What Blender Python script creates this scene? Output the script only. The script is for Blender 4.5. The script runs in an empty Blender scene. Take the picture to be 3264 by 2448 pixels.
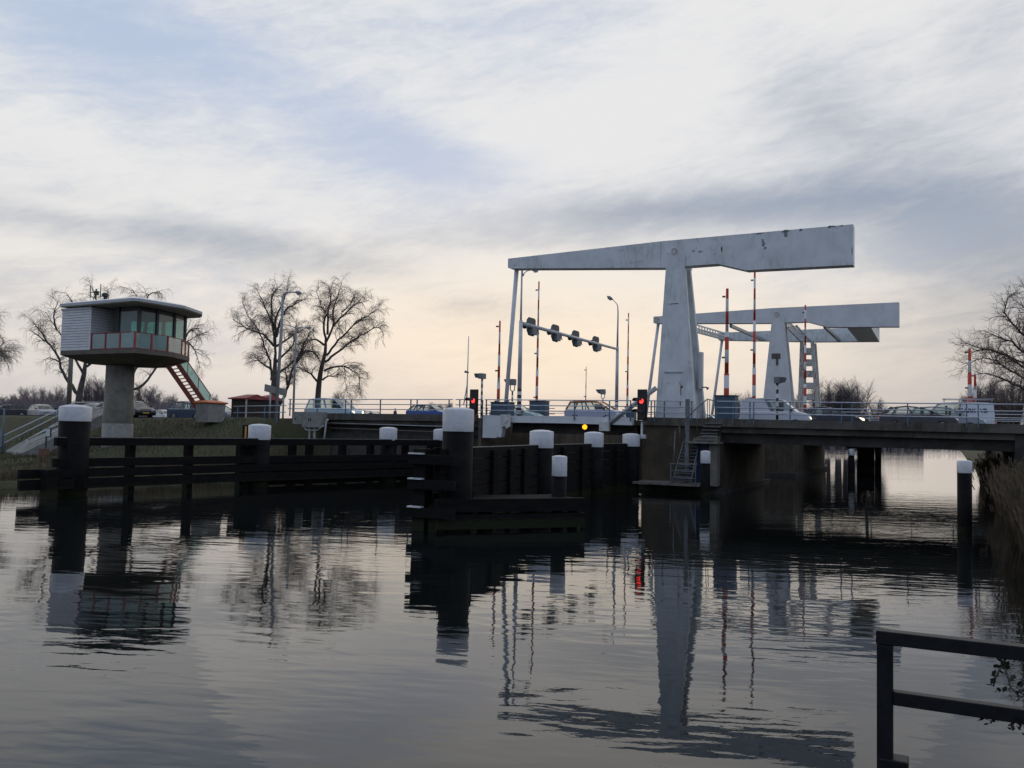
import bpy, bmesh, math, random
import numpy as np
from mathutils import Vector, Matrix
sc = bpy.context.scene
RAD = math.radians
# ------------------------------------------------------------------ camera
FPX = 2800.0; EYE = 3.5; PITCH = RAD(2.98); ROLL = math.atan(0.021)
fw = np.array([0, math.cos(PITCH), math.sin(PITCH)]); up0 = np.array([0, -math.sin(PITCH), math.cos(PITCH)]); r0 = np.array([1., 0, 0])
rt = math.cos(ROLL)*r0 + math.sin(ROLL)*up0
up = math.cos(ROLL)*up0 - math.sin(ROLL)*r0
cd = bpy.data.cameras.new('camera'); cam = bpy.data.objects.new('camera', cd); sc.collection.objects.link(cam)
cd.sensor_width = 36; cd.lens = 36*FPX/3264; cd.clip_end = 6000; cd.clip_start = .1
M = Matrix(((rt[0], up[0], -fw[0], 0), (rt[1], up[1], -fw[1], 0), (rt[2], up[2], -fw[2], EYE), (0, 0, 0, 1)))
cam.matrix_world = M; sc.camera = cam
# the place is laid out in the bridge's own frame: s along the road (rightwards), w across it (away), z up
UU = np.array([.8944272, -.4472136, 0]); NN = np.array([.4472136, .8944272, 0]); OO = np.array([0, 58., 0]); ROT = -math.atan2(.4472136, .8944272)
CC = np.array([0, 0, EYE])
def ray(px, py): return fw + rt*(px-1632)/FPX + up*(1224-py)/FPX
def tof(p): d = np.array(p)-OO; return (float(d@UU), float(d@NN), float(p[2]))
def F(px, py, w=0.): d = ray(px, py); return tof(CC + d*((w-(CC-OO)@NN)/(d@NN)))      # survey: point of the photo on the plane w
def AY(px, py, Y): d = ray(px, py); return tof(CC + d*(Y/d[1]))                        # ... at distance Y
def wpt(p): return Vector(OO + p[0]*UU + p[1]*NN + np.array([0, 0, p[2]]))
# ------------------------------------------------------------------ view, world, sun
sc.view_settings.view_transform = 'Standard'; sc.view_settings.look = 'None'; sc.view_settings.exposure = 0; sc.view_settings.gamma = 1
W = bpy.data.worlds.new('World'); sc.world = W; W.use_nodes = True
nt = W.node_tree; nt.nodes.clear()
SUN_EL, SUN_AZ = 3.5, 4.0
class X:                                    # tiny expression helper over Math nodes
    def __init__(s, v): s.v = v
    @staticmethod
    def op(o, *a, clamp=False):
        nd = X.tree.nodes.new('ShaderNodeMath'); nd.operation = o; nd.use_clamp = clamp
        for i, k in enumerate(a):
            k = k.v if isinstance(k, X) else k
            if isinstance(k, (int, float)): nd.inputs[i].default_value = k
            else: X.tree.links.new(k, nd.inputs[i])
        return X(nd.outputs[0])
    def __add__(a, b): return X.op('ADD', a, b)
    __radd__ = __add__
    def __sub__(a, b): return X.op('SUBTRACT', a, b)
    def __rsub__(a, b): return X.op('SUBTRACT', b, a)
    def __mul__(a, b): return X.op('MULTIPLY', a, b)
    __rmul__ = __mul__
    def __truediv__(a, b): return X.op('DIVIDE', a, b)
def clampx(a): return X.op('ADD', a, 0., clamp=True)
def sstep(a, lo, hi):
    nd = X.tree.nodes.new('ShaderNodeMapRange'); nd.interpolation_type = 'SMOOTHSTEP'
    X.tree.links.new(a.v, nd.inputs[0]); nd.inputs[1].default_value = lo; nd.inputs[2].default_value = hi
    return X(nd.outputs[0])
def xnoise(vec, scale, detail=5, rough=.55, dist=0., dims='3D'):
    nd = X.tree.nodes.new('ShaderNodeTexNoise'); nd.noise_dimensions = dims
    X.tree.links.new(vec, nd.inputs['Vector']); nd.inputs['Scale'].default_value = scale; nd.inputs['Detail'].default_value = detail
    nd.inputs['Roughness'].default_value = rough; nd.inputs['Distortion'].default_value = dist
    return X(nd.outputs[0])
def xvec(a, b, c):
    nd = X.tree.nodes.new('ShaderNodeCombineXYZ')
    for i, k in enumerate((a, b, c)):
        if isinstance(k, X): X.tree.links.new(k.v, nd.inputs[i])
        else: nd.inputs[i].default_value = k
    return nd.outputs[0]
def xmix(f, c1, c2, mode='MIX'):
    nd = X.tree.nodes.new('ShaderNodeMix'); nd.data_type = 'RGBA'; nd.blend_type = mode
    for i, k in ((0, f), (6, c1), (7, c2)):
        if isinstance(k, X): X.tree.links.new(k.v, nd.inputs[i])
        elif isinstance(k, (int, float)): nd.inputs[i].default_value = k
        elif isinstance(k, tuple): nd.inputs[i].default_value = (*k, 1)
        else: X.tree.links.new(k, nd.inputs[i])
    return nd.outputs[2]
X.tree = nt
tc = nt.nodes.new('ShaderNodeTexCoord'); sx = nt.nodes.new('ShaderNodeSeparateXYZ'); nt.links.new(tc.outputs['Generated'], sx.inputs[0])
dx, dy, dz = (X(sx.outputs[i]) for i in range(3))
AZ = X.op('ARCTAN2', dx, dy)*57.2958
EL = X.op('ARCSINE', dz)*57.2958
def blob(a, e, sa, se, tilt=0.):
    ee = EL - e - (AZ - a)*tilt
    q = X.op('POWER', (AZ-a)/sa, 2) + X.op('POWER', ee/se, 2)
    return X.op('EXPONENT', q*-1)
sky = nt.nodes.new('ShaderNodeTexSky'); sky.sky_type = 'NISHITA'; sky.sun_disc = False; sky.sun_elevation = RAD(SUN_EL); sky.sun_rotation = RAD(SUN_AZ); sky.dust_density = 2
zz = X.op('MAXIMUM', dz, 0.) + .16
pv = xvec(dx/zz, dy/zz, 0.)
n1 = xnoise(xvec(AZ*.05, EL*.16, 3.1), 1.0, 7, .58, .7)
n2 = xnoise(pv, 1.6, 8, .62, .6)
n3 = xnoise(xvec(AZ*.13 + EL*.05, EL*.50 - AZ*.09, 7.7), 1.0, 8, .62, .8)
n4 = xnoise(xvec(AZ*.42, EL*1.3 - AZ*.22, 1.7), 1.0, 7, .65, .5)
wisps = (n2-.5)*.60 + (n1-.5)*.50 + (n3-.5)*.65 + (n4-.5)*.48
# cover: 0 = blue gap, 1 = cloud
gap = blob(-11, 18.5, 9, 3.4, -.30)*.66 + blob(-26, 22, 9, 4.5)*.72 + blob(-3, 16.6, 6, 2.0, -.2)*.40 + blob(-2, 25, 12, 3.0)*.42 + blob(-21, 8.3, 7, 1.6)*.35 + blob(-12, 13.0, 9, 1.3)*.3 + blob(-18, 5.0, 6, 1.7)*.5 + blob(24, 11, 8, 3)*.25
cover = sstep(1.0 - gap + wisps*.95, .12, .98)
# shade: 0 = grey-blue underside, 1 = bright
dark = blob(10, 14.2, 13, 1.5, .03)*.80 + blob(25, 13.5, 9, 4.2, -.1)*.74 + blob(31, 9, 8, 5)*.40 + blob(19, 20, 6, 3, -.4)*.42 + blob(29, 22, 4, 5)*.32 + blob(-21, 11.4, 15, 1.3, -.03)*.62 + blob(-9, 9.8, 8, 1.0)*.30 + blob(8, 1.9, 12, .45)*.40 + blob(-5, 12.8, 9, .9)*.2 + blob(-3, 8.0, 5, .8)*.3 + blob(-28, 6, 8, 4)*.25 + blob(2, 12, 10, .8)*.2
light = blob(12, 22, 9, 4, .3)*.16 + blob(3, 19, 8, 3, .5)*.16 + blob(2, 10.3, 11, 1.2)*.28 + blob(21, 9.2, 5, .8)*.22 + blob(-15, 12.9, 4, .5)*.3 + blob(-27, 12.3, 3, .5)*.3
bright = sstep(.86 - dark*.84 + light + wisps*.82, -.12, 1.0)
white = (.81, .81, .815); grey = (.33, .385, .48)
cl = xmix(bright, grey, white)
nsk = xmix(1.0, sky.outputs[0], (.1, .1, .1), 'MULTIPLY')
blue = xmix(.12, (.52, .62, .80), nsk)
col = xmix(cover, blue, cl)
# warm light low over the sunset
warm = clampx(X.op('EXPONENT', X.op('POWER', (EL-5.2)/5.8, 2)*-1) * (.40 + X.op('EXPONENT', X.op('POWER', (AZ-2)/17, 2)*-1)*.55))
col = xmix(warm*.95, col, xmix(1.0, col, (1.28, 1.07, .82), 'MULTIPLY'))
hz = X.op('EXPONENT', X.op('MAXIMUM', EL, 0.)/2.4*-1)
hcol = xmix(X.op('EXPONENT', X.op('POWER', (AZ-2)/15, 2)*-1), (.37, .315, .315), (.84, .60, .43))
col = xmix(clampx(hz*(.75 + sstep(AZ, 12, 30)*.2)), col, hcol)
rightdim = 1. - sstep(AZ, 12, 34)*.22*sstep(EL*-1., -16, -4)
col = xmix(1.0, col, xvec(rightdim, rightdim, rightdim), 'MULTIPLY')
# darker and bluer in the east, behind the photographer
bk = sstep(dy*-1., -.75, .45)
col = xmix(1.0, col, xvec(1.-bk*.50, 1.-bk*.40, 1.-bk*.20), 'MULTIPLY')
col = xmix(1.0, col, (10., 10., 10.), 'MULTIPLY')
bg = nt.nodes.new('ShaderNodeBackground'); bg.inputs[1].default_value = .1; nt.links.new(col, bg.inputs[0])
wo = nt.nodes.new('ShaderNodeOutputWorld'); nt.links.new(bg.outputs[0], wo.inputs[0])
sl = bpy.data.lights.new('sun', 'SUN'); so = bpy.data.objects.new('sun', sl); sc.collection.objects.link(so)
sl.energy = .12; sl.angle = RAD(50); sl.color = (1, .85, .66)
so.rotation_euler = (RAD(90-SUN_EL), 0, RAD(180-SUN_AZ)+0); so.location = (0, -5, 40)
# ------------------------------------------------------------------ materials
MT = {}
def mat(name, col, rough=.6, metal=0., var=0., vscale=3., var2=None, bump=0., bscale=8., emit=0., streak=None, spec=None, stretch=(1, 1, 1), flake=None):
    m = bpy.data.materials.new(name); m.use_nodes = True; t = m.node_tree; X.tree = t
    b = t.nodes['Principled BSDF']; b.inputs['Roughness'].default_value = rough; b.inputs['Metallic'].default_value = metal
    b.inputs['Base Color'].default_value = (*col, 1)
    if spec is not None: b.inputs['Specular IOR Level'].default_value = spec
    tcn = t.nodes.new('ShaderNodeTexCoord'); mp = t.nodes.new('ShaderNodeMapping'); mp.inputs['Scale'].default_value = stretch
    t.links.new(tcn.outputs['Object'], mp.inputs[0]); o = mp.outputs[0]
    cur = None
    if var or var2:
        nz = xnoise(o, vscale, 6, .62, .3)
        c2 = var2 if var2 else tuple(max(0, c*(1-var)) for c in col)
        cur = xmix(sstep(nz, .38, .66), tuple(min(1, c*(1+var*.4)) for c in col), c2)
    if streak:
        amt, scol, lo, hi, sscale = streak
        mp2 = t.nodes.new('ShaderNodeMapping'); mp2.inputs['Scale'].default_value = (1.6, 1.6, .35); t.links.new(tcn.outputs['Object'], mp2.inputs[0])
        nz = xnoise(mp2.outputs[0], sscale, 8, .7, .2); big = xnoise(o, .45, 2, .5)
        f = sstep(nz, lo, hi)*sstep(big, .42, .62)*amt
        cur = xmix(f, cur if cur is not None else col, scol)
    if flake:      # small patches of missing paint and a smudged band of algae
        nz = xnoise(o, 2.6, 9, .72, .4); big = xnoise(xvec(X(tcn.outputs['Object']) if 0 else 0., 0., 0.), 1.) if 0 else xnoise(o, .33, 3, .5)
        f = sstep(nz, .635, .655)*sstep(big, .50, .56)
        cur = xmix(f, cur if cur is not None else col, flake)
        sm = sstep(xnoise(o, 1.1, 8, .75, .3), .50, .64)*sstep(xnoise(o, .21, 2, .5), .50, .60)*.55
        cur = xmix(sm, cur, (.30, .33, .28))
    if cur is not None: t.links.new(cur, b.inputs['Base Color'])
    if bump:
        nz = xnoise(o, bscale, 5, .6); bn = t.nodes.new('ShaderNodeBump'); bn.inputs['Strength'].default_value = 1; bn.inputs['Distance'].default_value = bump
        t.links.new(nz.v, bn.inputs['Height']); t.links.new(bn.outputs[0], b.inputs['Normal'])
    if name in ('black_tar', 'tar_wood'):      # wet, weedy band just above the waterline
        sp = t.nodes.new('ShaderNodeSeparateXYZ'); t.links.new(tcn.outputs['Object'], sp.inputs[0]); z_ = X(sp.outputs[2])
        wet = (1.-sstep(z_ + (xnoise(o, 5., 4, .6)-.5)*.5, .30, .50)); cur2 = xmix(wet*.85, cur, (.022, .026, .012)); t.links.new(cur2, b.inputs['Base Color'])
        t.links.new((rough - wet*.35).v, b.inputs['Roughness'])
    if emit: b.inputs['Emission Color'].default_value = (*col, 1); b.inputs['Emission Strength'].default_value = emit
    MT[name] = m; return m
def glassmat(name, tint, tr=.75, rough=.02, df=.25):
    m = bpy.data.materials.new(name); m.use_nodes = True; t = m.node_tree; t.nodes.clear()
    o = t.nodes.new('ShaderNodeOutputMaterial'); g = t.nodes.new('ShaderNodeBsdfGlossy'); g.inputs['Roughness'].default_value = rough; g.inputs['Color'].default_value = (1, 1, 1, 1)
    tp = t.nodes.new('ShaderNodeBsdfTransparent'); tp.inputs[0].default_value = (*tint, 1)
    dn = t.nodes.new('ShaderNodeBsdfDiffuse'); dn.inputs[0].default_value = (*[c*df for c in tint], 1)
    mx0 = t.nodes.new('ShaderNodeMixShader'); mx0.inputs[0].default_value = tr; t.links.new(dn.outputs[0], mx0.inputs[1]); t.links.new(tp.outputs[0], mx0.inputs[2])
    fr = t.nodes.new('ShaderNodeFresnel'); fr.inputs[0].default_value = 1.5
    X.tree = t; geo = t.nodes.new('ShaderNodeNewGeometry'); ff = X(fr.outputs[0])*(1.-X(geo.outputs['Backfacing'])); mx = t.nodes.new('ShaderNodeMixShader'); t.links.new(ff.v, mx.inputs[0]); t.links.new(mx0.outputs[0], mx.inputs[1]); t.links.new(g.outputs[0], mx.inputs[2])
    t.links.new(mx.outputs[0], o.inputs[0]); MT[name] = m; return m
mat('white_steel', (.66, .69, .70), .42, var=.10, vscale=.9, streak=(.5, (.27, .31, .27), .42, .68, 3.4), bump=.004, bscale=1.2, flake=(.12, .14, .16))
mat('white_steel_clean', (.66, .68, .69), .45, var=.10, vscale=.8, streak=(.3, (.30, .30, .25), .5, .7, 1.5))
mat('white_cap', (.62, .63, .65), .45, var=.12, vscale=2.5, streak=(.7, (.28, .28, .24), .46, .70, 3.2))
mat('rusty_white', (.58, .58, .55), .55, streak=(.9, (.22, .10, .05), .45, .6, 5.), var=.2, vscale=3)
mat('galv', (.40, .42, .44), .45, .55, var=.2, vscale=4)
mat('rail_paint', (.46, .50, .55), .45, .2, var=.2, vscale=2)
mat('rail_post', (.09, .16, .22), .5, var=.2, vscale=3)
mat('galv_dark', (.17, .18, .19), .55, .3, var=.3, vscale=4)
mat('rust', (.16, .065, .03), .8, var=.4, vscale=12)
mat('chip', (.22, .235, .245), .7, var=.3, vscale=6)
mat('grey_post', (.42, .44, .46), .5, .2, var=.15, vscale=3)
mat('black_tar', (.0065, .0065, .007), .7, var=.5, vscale=2.5, bump=.01, bscale=6, spec=.12)
mat('tar_wood', (.006, .006, .0065), .8, var=.5, vscale=1.5, var2=(.013, .0115, .010), bump=.012, bscale=5, spec=.12, stretch=(.4, 1, 3))
mat('pale_wood_top', (.16, .16, .15), .8, var=.5, vscale=6)
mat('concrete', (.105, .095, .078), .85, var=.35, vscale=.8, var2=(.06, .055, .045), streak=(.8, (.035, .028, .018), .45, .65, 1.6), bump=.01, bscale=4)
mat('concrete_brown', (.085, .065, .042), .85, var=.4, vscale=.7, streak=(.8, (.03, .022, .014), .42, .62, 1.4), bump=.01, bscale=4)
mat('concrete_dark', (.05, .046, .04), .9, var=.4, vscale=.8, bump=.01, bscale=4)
mat('concrete_pale', (.20, .185, .155), .8, var=.25, vscale=1.5, streak=(.6, (.10, .095, .075), .42, .68, 2.), bump=.006, bscale=6)
mat('concrete_box', (.27, .265, .245), .8, var=.2, vscale=3)
mat('asphalt', (.05, .05, .05), .9, var=.3, vscale=3)
mat('grass_ground', (.046, .054, .021), .95, var=.5, vscale=.55, var2=(.060, .047, .025), bump=.12, bscale=7)
mat('mud', (.05, .04, .025), .95, var=.4, vscale=2, bump=.05, bscale=4)
mat('reed', (.13, .088, .052), .8, var=.5, vscale=1.5, var2=(.045, .04, .02))
mat('reed_green', (.04, .05, .016), .8, var=.5, vscale=1.5, var2=(.06, .045, .022))
mat('bark', (.095, .083, .072), .9, var=.4, vscale=3, bump=.02, bscale=6)
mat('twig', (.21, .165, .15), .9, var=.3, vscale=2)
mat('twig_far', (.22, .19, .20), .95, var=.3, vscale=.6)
mat('red_paint', (.50, .045, .02), .45, var=.15, vscale=3)
mat('white_paint', (.68, .69, .70), .45, var=.1, vscale=4)
mat('black_paint', (.02, .02, .022), .5)
mat('red_rail', (.33, .035, .035), .45, var=.15, vscale=5)
mat('red_brown', (.20, .035, .02), .5, var=.25, vscale=3)
mat('red_roof', (.30, .045, .045), .6, var=.2, vscale=2, bump=.01, bscale=9)
mat('dark_timber', (.035, .024, .019), .8, var=.4, vscale=3, bump=.01, bscale=8)
mat('orange_top', (.62, .16, .045), .55, var=.15, vscale=4)
mat('blue_cabinet', (.06, .10, .15), .5, var=.25, vscale=2)
mat('door_blue', (.012, .022, .085), .5, var=.2, vscale=2)
mat('cladding', (.66, .67, .69), .4, var=.1, vscale=2)
mat('groove', (.10, .11, .12), .8)
mat('slab_grey', (.12, .105, .085), .8, var=.25, vscale=1.5)
mat('soffit', (.50, .47, .42), .8, var=.12, vscale=2)
mat('roof_edge', (.42, .44, .46), .5)
mat('roof_white', (.70, .73, .78), .4, var=.08, vscale=2)
mat('frame_dark', (.035, .035, .045), .45)
mat('sill_panel', (.42, .50, .50), .4, var=.06, vscale=2)
mat('interior_dark', (.07, .07, .065), .8)
mat('antenna', (.025, .04, .04), .5)
mat('yellow', (.62, .30, .035), .5, var=.2, vscale=8)
mat('signal_grey', (.10, .11, .11), .6, var=.2, vscale=4)
mat('signal_black', (.012, .012, .013), .5)
mat('red_lamp', (1., .035, .03), .4, emit=3.2)
mat('amber_lamp', (1., .33, .01), .4, emit=2.6)
mat('car_lamp', (1., .80, .48), .3, emit=3.)
mat('headlamp_off', (.55, .57, .58), .15)
mat('tail_lamp', (.45, .02, .015), .3)
mat('tyre', (.012, .012, .012), .8)
mat('rim', (.45, .46, .47), .3, .7)
mat('seat_cloth', (.02, .02, .022), .9)
mat('plate', (.65, .42, .04), .5)
mat('sign_back', (.20, .22, .23), .5, .3, var=.2, vscale=2)
mat('info_white', (.55, .62, .60), .4, var=.1, vscale=5)
mat('brown_box', (.13, .06, .03), .7, var=.3, vscale=4)
mat('rail_near', (.008, .009, .011), .5, var=.5, vscale=9, spec=.25, bump=.001, bscale=40)
mat('leaf_dark', (.02, .025, .012), .7)
mat('skin', (.35, .21, .15), .6); mat('hair', (.03, .02, .015), .8); mat('coat', (.02, .02, .025), .8); mat('trousers', (.02, .025, .04), .8); mat('coat_grey', (.08, .08, .085), .8)
mat('lettering', (.03, .05, .12), .6)
glassmat('car_glass', (.88, .92, .92), .95); glassmat('green_glass', (.68, .85, .82), .62, df=.62); glassmat('cabin_glass', (.52, .80, .76), .72, df=.55)  # pale diffuse part of green and cabin glass stands in for reflected sky
def paint(name, c): return mat(name, c, .25, .0, spec=.6)
paint('p_white', (.62, .66, .72)); paint('p_silver', (.30, .33, .36)); paint('p_black', (.012, .012, .015)); paint('p_dkgrey', (.05, .045, .055)); paint('p_blue', (.035, .10, .36))
paint('p_slate', (.07, .10, .14)); paint('p_teal', (.36, .50, .50)); paint('p_pearl', (.40, .44, .58)); paint('p_navy', (.02, .027, .05)); paint('p_orange', (.60, .17, .03)); paint('p_mpv', (.45, .58, .66))
# striped materials: bands along z in real metres
def banded(name, c1, c2, period, duty=.5, off=0.):
    m = mat(name, c1, .5); t = m.node_tree; X.tree = t
    g = t.nodes.new('ShaderNodeTexCoord'); s_ = t.nodes.new('ShaderNodeSeparateXYZ'); t.links.new(g.outputs['Object'], s_.inputs[0])
    fz = X.op('FRACT', (X(s_.outputs[2]) + off)/period); f = X.op('GREATER_THAN', fz, duty)
    t.links.new(xmix(f, c1, c2), t.nodes['Principled BSDF'].inputs['Base Color']); return m
banded('band_barrier', (.50, .05, .02), (.66, .67, .68), 1.55, .5)
banded('band_pole', (.02, .02, .022), (.62, .62, .60), .50, .5)
# ------------------------------------------------------------------ mesh builder (coordinates s, w, z of the bridge frame, or local ones under a parent with org None)
COL = sc.collection
class MB:
    def __init__(s): s.v = []; s.f = []; s.sm = []
    def add(s, vs, fs, smooth=False):
        b = len(s.v); s.v += [tuple(map(float, p)) for p in vs]
        for f in fs: s.f.append(tuple(b+i for i in f)); s.sm.append(smooth if isinstance(smooth, bool) else True)
        return s
    def box(s, a0, a1, b0, b1, c0, c1):
        return s.add([(a, b, c) for a in (a0, a1) for b in (b0, b1) for c in (c0, c1)], [(0, 1, 3, 2), (4, 6, 7, 5), (0, 4, 5, 1), (2, 3, 7, 6), (0, 2, 6, 4), (1, 5, 7, 3)])
    def loft(s, rings, cap=True, smooth=False):
        n_ = len(rings[0]); vs = [p for r in rings for p in r]; fs = []
        for k in range(len(rings)-1):
            for i in range(n_): j = (i+1) % n_; fs.append((k*n_+i, k*n_+j, (k+1)*n_+j, (k+1)*n_+i))
        s.add(vs, fs, smooth)
        if cap:
            s.add(rings[0], [tuple(range(n_-1, -1, -1))]); s.add(rings[-1], [tuple(range(n_))])
        return s
    def prismw(s, poly, w0, w1): return s.loft([[(a, w0, c) for a, c in poly], [(a, w1, c) for a, c in poly]])
    def prismz(s, poly, z0, z1): return s.loft([[(a, b, z0) for a, b in poly], [(a, b, z1) for a, b in poly]])
    def prisms(s, poly, s0, s1): return s.loft([[(s0, b, c) for b, c in poly], [(s1, b, c) for b, c in poly]])
    def path(s, pts, rad, n_=8, cap=True, smooth=True):
        pts = [np.array(p, float) for p in pts]; rad = rad if isinstance(rad, (list, tuple)) else [rad]*len(pts); rings = []; prev = None
        for i, p in enumerate(pts):
            t = (pts[min(i+1, len(pts)-1)] - pts[max(i-1, 0)]); L = np.linalg.norm(t); t = t/(L if L > 1e-9 else 1)
            if prev is None:
                a = np.array([0, 0, 1.]) if abs(t[2]) < .9 else np.array([1., 0, 0]); x = np.cross(a, t)
            else: x = prev - t*(prev@t)
            x /= np.linalg.norm(x); prev = x; y = np.cross(t, x)
            rings.append([tuple(p + rad[i]*(math.cos(2*math.pi*k/n_)*x + math.sin(2*math.pi*k/n_)*y)) for k in range(n_)])
        return s.loft(rings, cap, smooth)
    def cyl(s, a, b, z0, z1, r, n_=24, r2=None): return s.path([(a, b, z0), (a, b, z1)], [r, r if r2 is None else r2], n_)
    def lathe(s, a, b, prof, n_=24):
        rings = [[(a+r*math.cos(2*math.pi*k/n_), b+r*math.sin(2*math.pi*k/n_), z) for k in range(n_)] for r, z in prof]
        return s.loft(rings, True, True)
    def bar(s, p, q, wa, wb, upv=(0, 0, 1)):
        p, q = np.array(p, float), np.array(q, float); t = q-p; t /= np.linalg.norm(t); u_ = np.array(upv, float)
        if abs(t@u_) > .98: u_ = np.array([1., 0, 0])
        x = np.cross(u_, t); x /= np.linalg.norm(x); y = np.cross(t, x); r = []
        for e in (p, q): r.append([tuple(e + x*wa/2*i + y*wb/2*j) for i, j in ((-1, -1), (1, -1), (1, 1), (-1, 1))])
        return s.loft(r)
    def quad(s, *p): return s.add(p, [tuple(range(len(p)))])
    def slab(s, p, thick, nrm):          # polygon with thickness along nrm
        nrm = np.array(nrm, float); nrm /= np.linalg.norm(nrm); d = nrm*thick
        return s.loft([[tuple(q) for q in p], [tuple(np.array(q)+d) for q in p]])
    def build(s, name, m, parent=None, org=None, recalc=True, bevel=0):
        me = bpy.data.meshes.new(name)
        o3 = None
        if parent is not None: o3 = parent.get('_o')
        if org is not None: o3 = org
        if parent is not None and o3 is None: o3 = (0, 0, 0)
        if o3 is None:
            a = np.array(s.v); o3 = (float((a[:, 0].min()+a[:, 0].max())/2), float((a[:, 1].min()+a[:, 1].max())/2), float(a[:, 2].min()))
        vv = (np.array(s.v) - np.array(list(o3))).tolist()
        me.from_pydata(vv, [], s.f); me.polygons.foreach_set('use_smooth', s.sm)
        if recalc:
            b = bmesh.new(); b.from_mesh(me); bmesh.ops.remove_doubles(b, verts=b.verts, dist=1e-5); bmesh.ops.recalc_face_normals(b, faces=b.faces); b.to_mesh(me); b.free()
        me.materials.append(MT[m] if isinstance(m, str) else m)
        o = bpy.data.objects.new(name, me); COL.objects.link(o)
        if parent is not None: o.parent = parent
        else: o.location = wpt(o3); o.rotation_euler = (0, 0, ROT)
        if bevel:
            md = o.modifiers.new('bevel', 'BEVEL'); md.width = bevel; md.segments = 2; md.limit_method = 'ANGLE'
        o['_o'] = list(o3) if parent is None else list(o3)
        return o
def tag(o, label=None, cat=None, group=None, kind=None):
    for k, v in (('label', label), ('category', cat), ('group', group), ('kind', kind)):
        if v: o[k] = v
    return o
def thing(name, s_, w_, z_, label, cat, group=None, rot=0.):
    o = bpy.data.objects.new(name, None); COL.objects.link(o); o.empty_display_size = .3
    o.location = wpt((s_, w_, z_)); o.rotation_euler = (0, 0, ROT+rot); o['_o'] = [s_, w_, z_] if rot == 0 else [0., 0., 0.]
    return tag(o, label, cat, group)
def copy_tree(o, parent=None):
    c = o.copy(); COL.objects.link(c)
    if parent is not None: c.parent = parent; c.matrix_parent_inverse = Matrix()
    for ch in [q for q in bpy.data.objects if q.parent == o]: copy_tree(ch, c)
    return c
def place(o, s_, w_, z_, rot=None):
    o.location = wpt((s_, w_, z_))
    if rot is not None: o.rotation_euler = (0, 0, ROT+rot)
def text_mesh(txt, size, name, m, parent, loc, rot):
    cu = bpy.data.curves.new('t', 'FONT'); cu.body = txt; cu.size = size; cu.extrude = .01; cu.align_x = 'CENTER'; cu.offset = size*.02
    t = bpy.data.objects.new('t', cu); COL.objects.link(t); bpy.context.view_layer.update()
    me = bpy.data.meshes.new_from_object(t); bpy.data.objects.remove(t)
    o = bpy.data.objects.new(name, me); COL.objects.link(o); me.materials.clear(); me.materials.append(MT[m]); o.parent = parent; o.location = loc; o.rotation_euler = rot
    return o
def lerp(x, xs, ys): return float(np.interp(x, xs, ys))
# ================================================================== WATER
def water():
    m = bpy.data.materials.new('water'); m.use_nodes = True; t = m.node_tree; X.tree = t; b = t.nodes['Principled BSDF']
    b.inputs['Base Color'].default_value = (.006, .008, .008, 1); b.inputs['Roughness'].default_value = .006; b.inputs['IOR'].default_value = 1.333
    g = t.nodes.new('ShaderNodeTexCoord'); s_ = t.nodes.new('ShaderNodeSeparateXYZ'); t.links.new(g.outputs['Object'], s_.inputs[0])
    x, y = X(s_.outputs[0]), X(s_.outputs[1])
    # slow swell bands, ripples, and fine capillary texture, all in metres
    a1 = xnoise(xvec(x*.30 + y*.10, y*1.0, 0.), .9, 2, .45, .35)
    a2 = xnoise(xvec(x*.55, y*1.5 + x*.25, 4.), 2.2, 1, .45, .3)
    a3 = xnoise(xvec(x, y*2.0, 9.), 5.5, 2, .5)
    gust = sstep(xnoise(xvec(x*.05, y*.09, 2.), 1., 2, .5), .36, .62)
    farr = sstep(y, 16, 42)
    a4 = xnoise(xvec(x*1.2+y*.3, y*2.4, 5.), 13., 2, .5)
    h = a1*(.0105) + a2*(.0056)*(gust*.75+.3) + a3*.0008*(gust*.8+.15+farr*1.2) + a4*.00010
    bn = t.nodes.new('ShaderNodeBump'); bn.inputs['Strength'].default_value = 1.; bn.inputs['Distance'].default_value = 1.
    t.links.new(h.v, bn.inputs['Height']); t.links.new(bn.outputs[0], b.inputs['Normal']); MT['water'] = m
    me = bpy.data.meshes.new('water'); v = [(-3000, -60, 0), (3000, -60, 0), (3000, 5000, 0), (-3000, 5000, 0)]; me.from_pydata(v, [], [(0, 1, 2, 3)]); me.materials.append(m)
    o = bpy.data.objects.new('water', me); COL.objects.link(o); tag(o, kind='structure')
water()
# ================================================================== TERRAIN
def zleft(s_, w_):
    top = lerp(s_, [-120, -60, -36, -27, -16], [3.2, 3.6, 3.8, 3.95, 4.2])
    if w_ > 0:
        z = lerp(w_, [0, 1.2, 60, 80], [top, 3.86, 3.6, 1.2])
    else:
        k = lerp(s_, [-45, -34, -30], [.52, .46, .33]); z = max(top + k*w_, lerp(w_, [-45, -22, -13], [.45, .6, .8]))
        z += .08*math.sin(s_*1.3+w_*.7)*min(1, -w_/3)
    edge = -16.3 - .35*math.sin(w_*.5) - .2*math.sin(w_*1.7)
    if w_ < .2 or w_ > 48: z = min(z, lerp(s_, [edge-5.5, edge-2.2, edge-.3, edge, edge+1.2], [z, min(z, .75+max(0, (w_+9))*.12 if w_ < 0 else .8), .28, -.15, -1.2]))
    return z
def zright(s_, w_):
    top = lerp(w_, [-60, -25, -12, 0, 1.2, 15, 50, 70], [1.6, 1.8, 2.4, 4.2, 3.86, 3.86, 3.7, 1.4])
    edge = 28.15 + .16*math.sin(w_*.45) + .08*math.sin(w_*1.3)
    return lerp(s_, [edge-1.2, edge, edge+.5, edge+2.5, edge+8, edge+30], [-1.2, -.15, .3, .9, top, top])
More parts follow.
